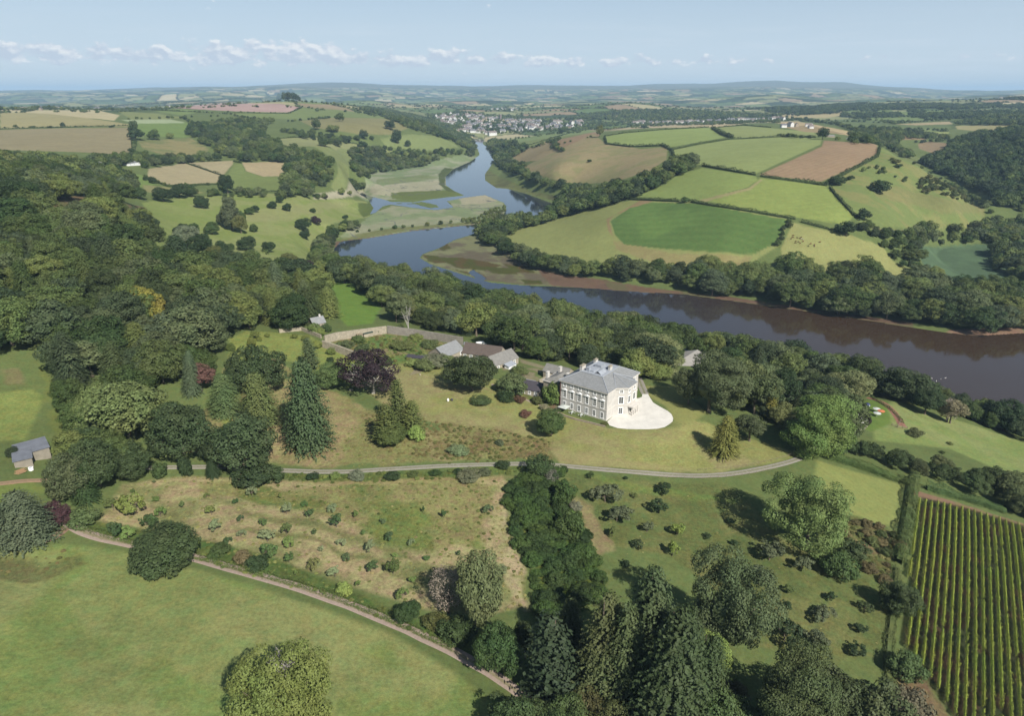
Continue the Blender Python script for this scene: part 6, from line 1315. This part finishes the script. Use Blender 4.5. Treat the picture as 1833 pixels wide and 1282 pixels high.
# vans in the stable yard
def van(u, v, yaw, L, W_, H_, label, camper=True, col=WHITE):
    x, y, z = G(u, v); o = empty('camper_van' if camper else 'parked_car', (x, y, z), yaw); tag(o, label, 'van' if camper else 'car')
    if camper: pr = [(-L/2,.35),(-L/2,H_),(L*.22,H_),(L*.34,H_*.80),(L*.38,H_*.62),(L*.5,H_*.5),(L*.5,.35)]
    else: pr = [(-L/2,.3),(-L/2,.85),(-L*.38,H_),(L*.08,H_),(L*.26,.9),(L*.5,.75),(L*.5,.3)]
    b = MB(); b.poly([(px,-W_/2,pz) for px, pz in pr][::-1]); b.poly([(px,W_/2,pz) for px, pz in pr])
    for (a_, c_) in zip(pr, pr[1:] + pr[:1]): b.poly([(a_[0],-W_/2,a_[1]),(c_[0],-W_/2,c_[1]),(c_[0],W_/2,c_[1]),(a_[0],W_/2,a_[1])][::-1])
    b.build('body', col, o)
    for sd_ in (-1, 1):
        MB().box(-L*.3, L*.05, sd_*W_/2-.01, sd_*W_/2+.01, H_*.55, H_*.8).build('side_window', GLASS, o)
        for wx_ in (-L*.3, L*.32): MB().tube([(wx_, sd_*(W_/2-.2), .34), (wx_, sd_*(W_/2+.02), .34)], [.34,.34], 10).build('wheel', TYRE, o)
    MB().poly([(pr[-4][0]+.02,-W_/2+.1,pr[-4][1]),(pr[-3][0]+.02,-W_/2+.1,pr[-3][1]+.05),(pr[-3][0]+.02,W_/2-.1,pr[-3][1]+.05),(pr[-4][0]+.02,W_/2-.1,pr[-4][1])]).build('windscreen', GLASS, o)
    return o
van(862, 622, .3, 6.2, 2.3, 3.3, 'white camper van parked behind the brown-roofed stables'); van(846, 619, .2, 4.4, 1.8, 1.5, 'white car parked left of the camper van', False); van(836, 617, .3, 4.2, 1.8, 1.5, 'silver car parked leftmost behind the stables', False, LEAD)
# timber and clutter by the shed
for q, (u, v, l_, nm, lab) in enumerate(((34,846,4.2,'timber_stack','stack of loose orange planks in front of the lower shed'),)):
    x, y, z = G(u, v); o = empty(nm, (x, y, z), .9); tag(o, lab, 'timber')
    for k_ in range(9): MB().box(-l_/2 + random.uniform(-.5,.5), l_/2 + random.uniform(-.5,.5), k_*.34-1.5, k_*.34-1.25, .02 + (k_ % 3)*.12, .12 + (k_ % 3)*.12).build('plank', simple_mat('raw_plank', cc(196,160,120), .9, .3, 3) if k_ == 0 else bpy.data.materials['raw_plank'], o)
x, y, z = G(56, 842); o = empty('water_tank', (x, y, z)); tag(o, 'small white water tank at the corner of the lower shed', 'tank'); MB().tube([(0,0,0),(0,0,1.1)], [.8,.8], 12).build('body', WHITE, o); MB().tube([(0,0,1.1),(0,0,1.25)], [.5,.2], 12).build('lid', LEAD, o)

# --- cattle and swans: one continuous body each
def skinned(name, verts, edges, rad, mat, sub=1):
    me = bpy.data.meshes.new(name); me.from_pydata(verts, edges, []); o = bpy.data.objects.new(name, me); COL.objects.link(o); o.modifiers.new('skin', 'SKIN'); s = o.modifiers.new('sub', 'SUBSURF'); s.levels = s.render_levels = sub
    if not me.skin_vertices: me.attributes.new('x', 'FLOAT', 'POINT')
    for i, r_ in enumerate(rad): me.skin_vertices[0].data[i].radius = (r_[0], r_[1]) if isinstance(r_, tuple) else (r_, r_)
    me.skin_vertices[0].data[0].use_root = True; me.materials.append(mat)
    dg = bpy.context.evaluated_depsgraph_get(); m2 = bpy.data.meshes.new_from_object(o.evaluated_get(dg)); m2.name = name; bpy.data.objects.remove(o); m2.materials.clear(); m2.materials.append(mat)
    for p in m2.polygons: p.use_smooth = True
    return m2
def cow_mesh(mat, graze):
    hz_ = .35 if graze else 1.45
    V = [(0,0,1.05),(.55,0,1.05),(.95,0,1.1),(1.25,0,hz_*.5+.6),(1.5,0,hz_),(1.75,0,hz_-.14),(-.55,0,1.08),(-.85,0,1.1)]; E_ = [(0,1),(1,2),(2,3),(3,4),(4,5),(0,6),(6,7)]; R_ = [(.36,.40),(.34,.40),.27,.17,.15,.10,(.33,.36),.24]
    for sx_, par in ((.75,2),(-.8,7)):
        for sy_ in (-.22,.22):
            k_ = len(V); V += [(sx_, sy_, .75), (sx_ + (-.06 if sx_ < 0 else .03), sy_, .4), (sx_, sy_, .03)]; E_ += [(par, k_), (k_, k_+1), (k_+1, k_+2)]; R_ += [.14, .075, .06]
    k_ = len(V); V += [(-1.08,0,1.1),(-1.14,0,.55)]; E_ += [(7,k_),(k_,k_+1)]; R_ += [.05,.035]
    k_ = len(V); V += [(1.44,-.2,hz_+.08),(1.44,.2,hz_+.08)]; E_ += [(4,k_),(4,k_+1)]; R_ += [.04,.04]
    return skinned('cow', V, E_, R_, mat)
COWM = [simple_mat('brown_hide', cc(120,70,48), .8, .1), simple_mat('cream_hide', cc(200,190,170), .8, .1), simple_mat('black_hide', cc(60,50,48), .8, .1)]
CM = [cow_mesh(COWM[i], g_) for i, g_ in ((0, True), (0, False), (1, True), (2, True))]
cows = [(1420,428),(1424,431),(1428,427),(1431,430),(1433,433),(1436,428),(1438,432),(1427,434),(1441,430),(1431,425),(1424,425),(1437,435),(1449,438),(1453,441),(1457,437),(1451,443),(1414,430),(1463,434)]
for q, (u, v) in enumerate(cows):
    u += random.uniform(-5, 5); v += random.uniform(-2.5, 2.5)
    x, y, z = G(u, v); k_ = 2 if q in (3, 8) else 3 if q in (15,) else q % 2; o = ob('cow', CM[k_], None, (x, y, z)); o.rotation_euler[2] = random.uniform(0, 6.28); o.scale = (1.0,) * 3
    tag(o, ['brown cow grazing in the huddle on the pale hill meadow','brown cow grazing in the huddle on the pale hill meadow','cream cow in the huddle of brown cattle on the hill meadow','black cow grazing a little apart below the brown cattle'][k_], 'cow', 'cattle on the pale hill meadow')
sw = skinned('swan', [(0,0,.2),(.35,0,.22),(.5,0,.5),(.46,0,.75),(.62,0,.72),(-.4,0,.26)], [(0,1),(1,2),(2,3),(3,4),(0,5)], [(.24,.2),.15,.06,.06,.04,.1], WHITE)
for (u, v) in ((1652,676),(1658,680),(1668,678),(1676,683),(1684,679),(1664,686),(1640,681),(1692,677),(1672,690)):
    x, y = at_z(u, v, 0.0); o = ob('swan', sw, None, (x, y, -.05)); o.rotation_euler[2] = random.uniform(0, 6.28); o.scale = (1.05,) * 3; tag(o, 'white swan floating on the river near the right bank', 'swan', 'swans on the river')

# --- the far town and villages
TW = simple_mat('render_white', (.50, .50, .48), .8, .15, .05); TS = simple_mat('render_stone', cc(186,172,150), .8, .15, .05); TR = simple_mat('town_slate', cc(120,120,126), .7, .1, .05); TR2 = simple_mat('town_tile', cc(138,126,120), .7, .1, .05)
def hmesh(L, W_, H_, R_, mats):
    m = MB(); m.box(-L/2, L/2, -W_/2, W_/2, -3, H_, 0); m.poly([(L/2,-W_/2,H_),(L/2,W_/2,H_),(L/2,0,R_)], 0).poly([(-L/2,W_/2,H_),(-L/2,-W_/2,H_),(-L/2,0,R_)], 0)
    m.poly([(-L/2-.3,-W_/2-.3,H_-.2),(L/2+.3,-W_/2-.3,H_-.2),(L/2+.3,0,R_+.05),(-L/2-.3,0,R_+.05)], 1).poly([(L/2+.3,W_/2+.3,H_-.2),(-L/2-.3,W_/2+.3,H_-.2),(-L/2-.3,0,R_+.05),(L/2+.3,0,R_+.05)], 1)
    m.box(L*.25, L*.25+1.2, -.5, .5, R_-1, R_+1.2, 0)
    for q in range(3): m.box(-L*.35+q*L*.3, -L*.35+q*L*.3+1.3, -W_/2-.06, -W_/2, H_-2.6, H_-1.0, 2)
    o = m.build('house', mats); me = o.data; bpy.data.objects.remove(o); return me
HM = [hmesh(11,8,6,9.5,(TW,TR,DARK)), hmesh(16,8,6.5,10,(TW,TR,DARK)), hmesh(10,9,7,10.5,(TS,TR,DARK)), hmesh(24,9,8,12,(TW,TR2,DARK)), hmesh(13,8,5,9,(TW,TR2,DARK))]
ns = 0
def town(poly, n, label, group, line=False, sc=1.0):
    global ns
    if line: W_ = [hit(u + random.uniform(-2, 2), v + random.uniform(-1.2, 1.2)) for u, v in [(poly[0][0] + (poly[-1][0]-poly[0][0]) * (k_+random.random())/n, np.interp(poly[0][0] + (poly[-1][0]-poly[0][0]) * (k_+.5)/n, [p[0] for p in poly], [p[1] for p in poly])) for k_ in range(n)]]
    else:
        W_ = []; P_ = np.array(poly)
        while len(W_) < n:
            u = random.uniform(P_[:,0].min(), P_[:,0].max()); v = random.uniform(P_[:,1].min(), P_[:,1].max())
            if pip(np.array([u]), np.array([v]), poly)[0]: W_.append(hit(u, v))
    for x, y in W_:
        z = float(height(x, y))
        if z < .4 or math.hypot(x, y) > 9000: continue
        o = ob('house', random.choice(HM), None, (x, y, z)); o.rotation_euler[2] = random.choice((.15, .5, 1.7, -.3)) + random.uniform(-.2, .2); s_ = sc * random.uniform(.85, 1.25); o.scale = (s_, s_, s_); tag(o, label, 'house', group); ns += 1
town([(772,210),(800,205),(850,207),(900,213),(940,216),(960,224),(930,232),(880,233),(850,236),(815,232),(790,222)], 150, 'small white house packed into the far river town', 'houses of the far river town', sc=1.45)
town([(930,216),(1000,218),(1060,222),(1050,228),(1000,232),(950,234),(900,238),(890,234)], 64, 'small white house in the right half of the far river town', 'houses in the right half of the far town', sc=1.4)
town([(815,238),(842,236),(868,238),(880,243)], 16, 'tall pale waterfront building at the head of the river', 'waterfront buildings at the head of the river', line=True, sc=1.6)
town([(1130,221),(1180,222),(1240,220),(1300,217),(1350,216),(1400,214)], 46, 'white village house in the row along the top of the green hill', 'village houses along the top of the green hill', line=True, sc=1.15)
town([(862,196),(900,191),(940,196),(900,199)], 12, 'pale house of the estate on the slope above the far town', 'houses on the slope above the far town')
town([(1400,228),(1440,226),(1460,232)], 5, 'white farm building right of the village row', 'farm buildings right of the village row', line=True, sc=.9)
town([(20,198),(160,197),(330,190)], 4, 'tiny pale farmhouse along the far left ridge', 'farmhouses along the far left ridge', line=True)
x, y, z = G(896, 216); o = empty('church', (x, y, z), .4); tag(o, 'reddish church tower rising over the far river town', 'church'); MB().box(-5,5,-5,5,-3,34).build('tower', TR2, o); MB().box(-4.9,4.9,5,30,-3,12).build('nave', TS, o); MB().poly([(-5.2,5,12),(-5.2,30,12),(0,30,18),(0,5,18)][::-1]).poly([(5.2,5,12),(5.2,30,12),(0,30,18),(0,5,18)]).build('roof', TR, o)
print('town houses', ns)
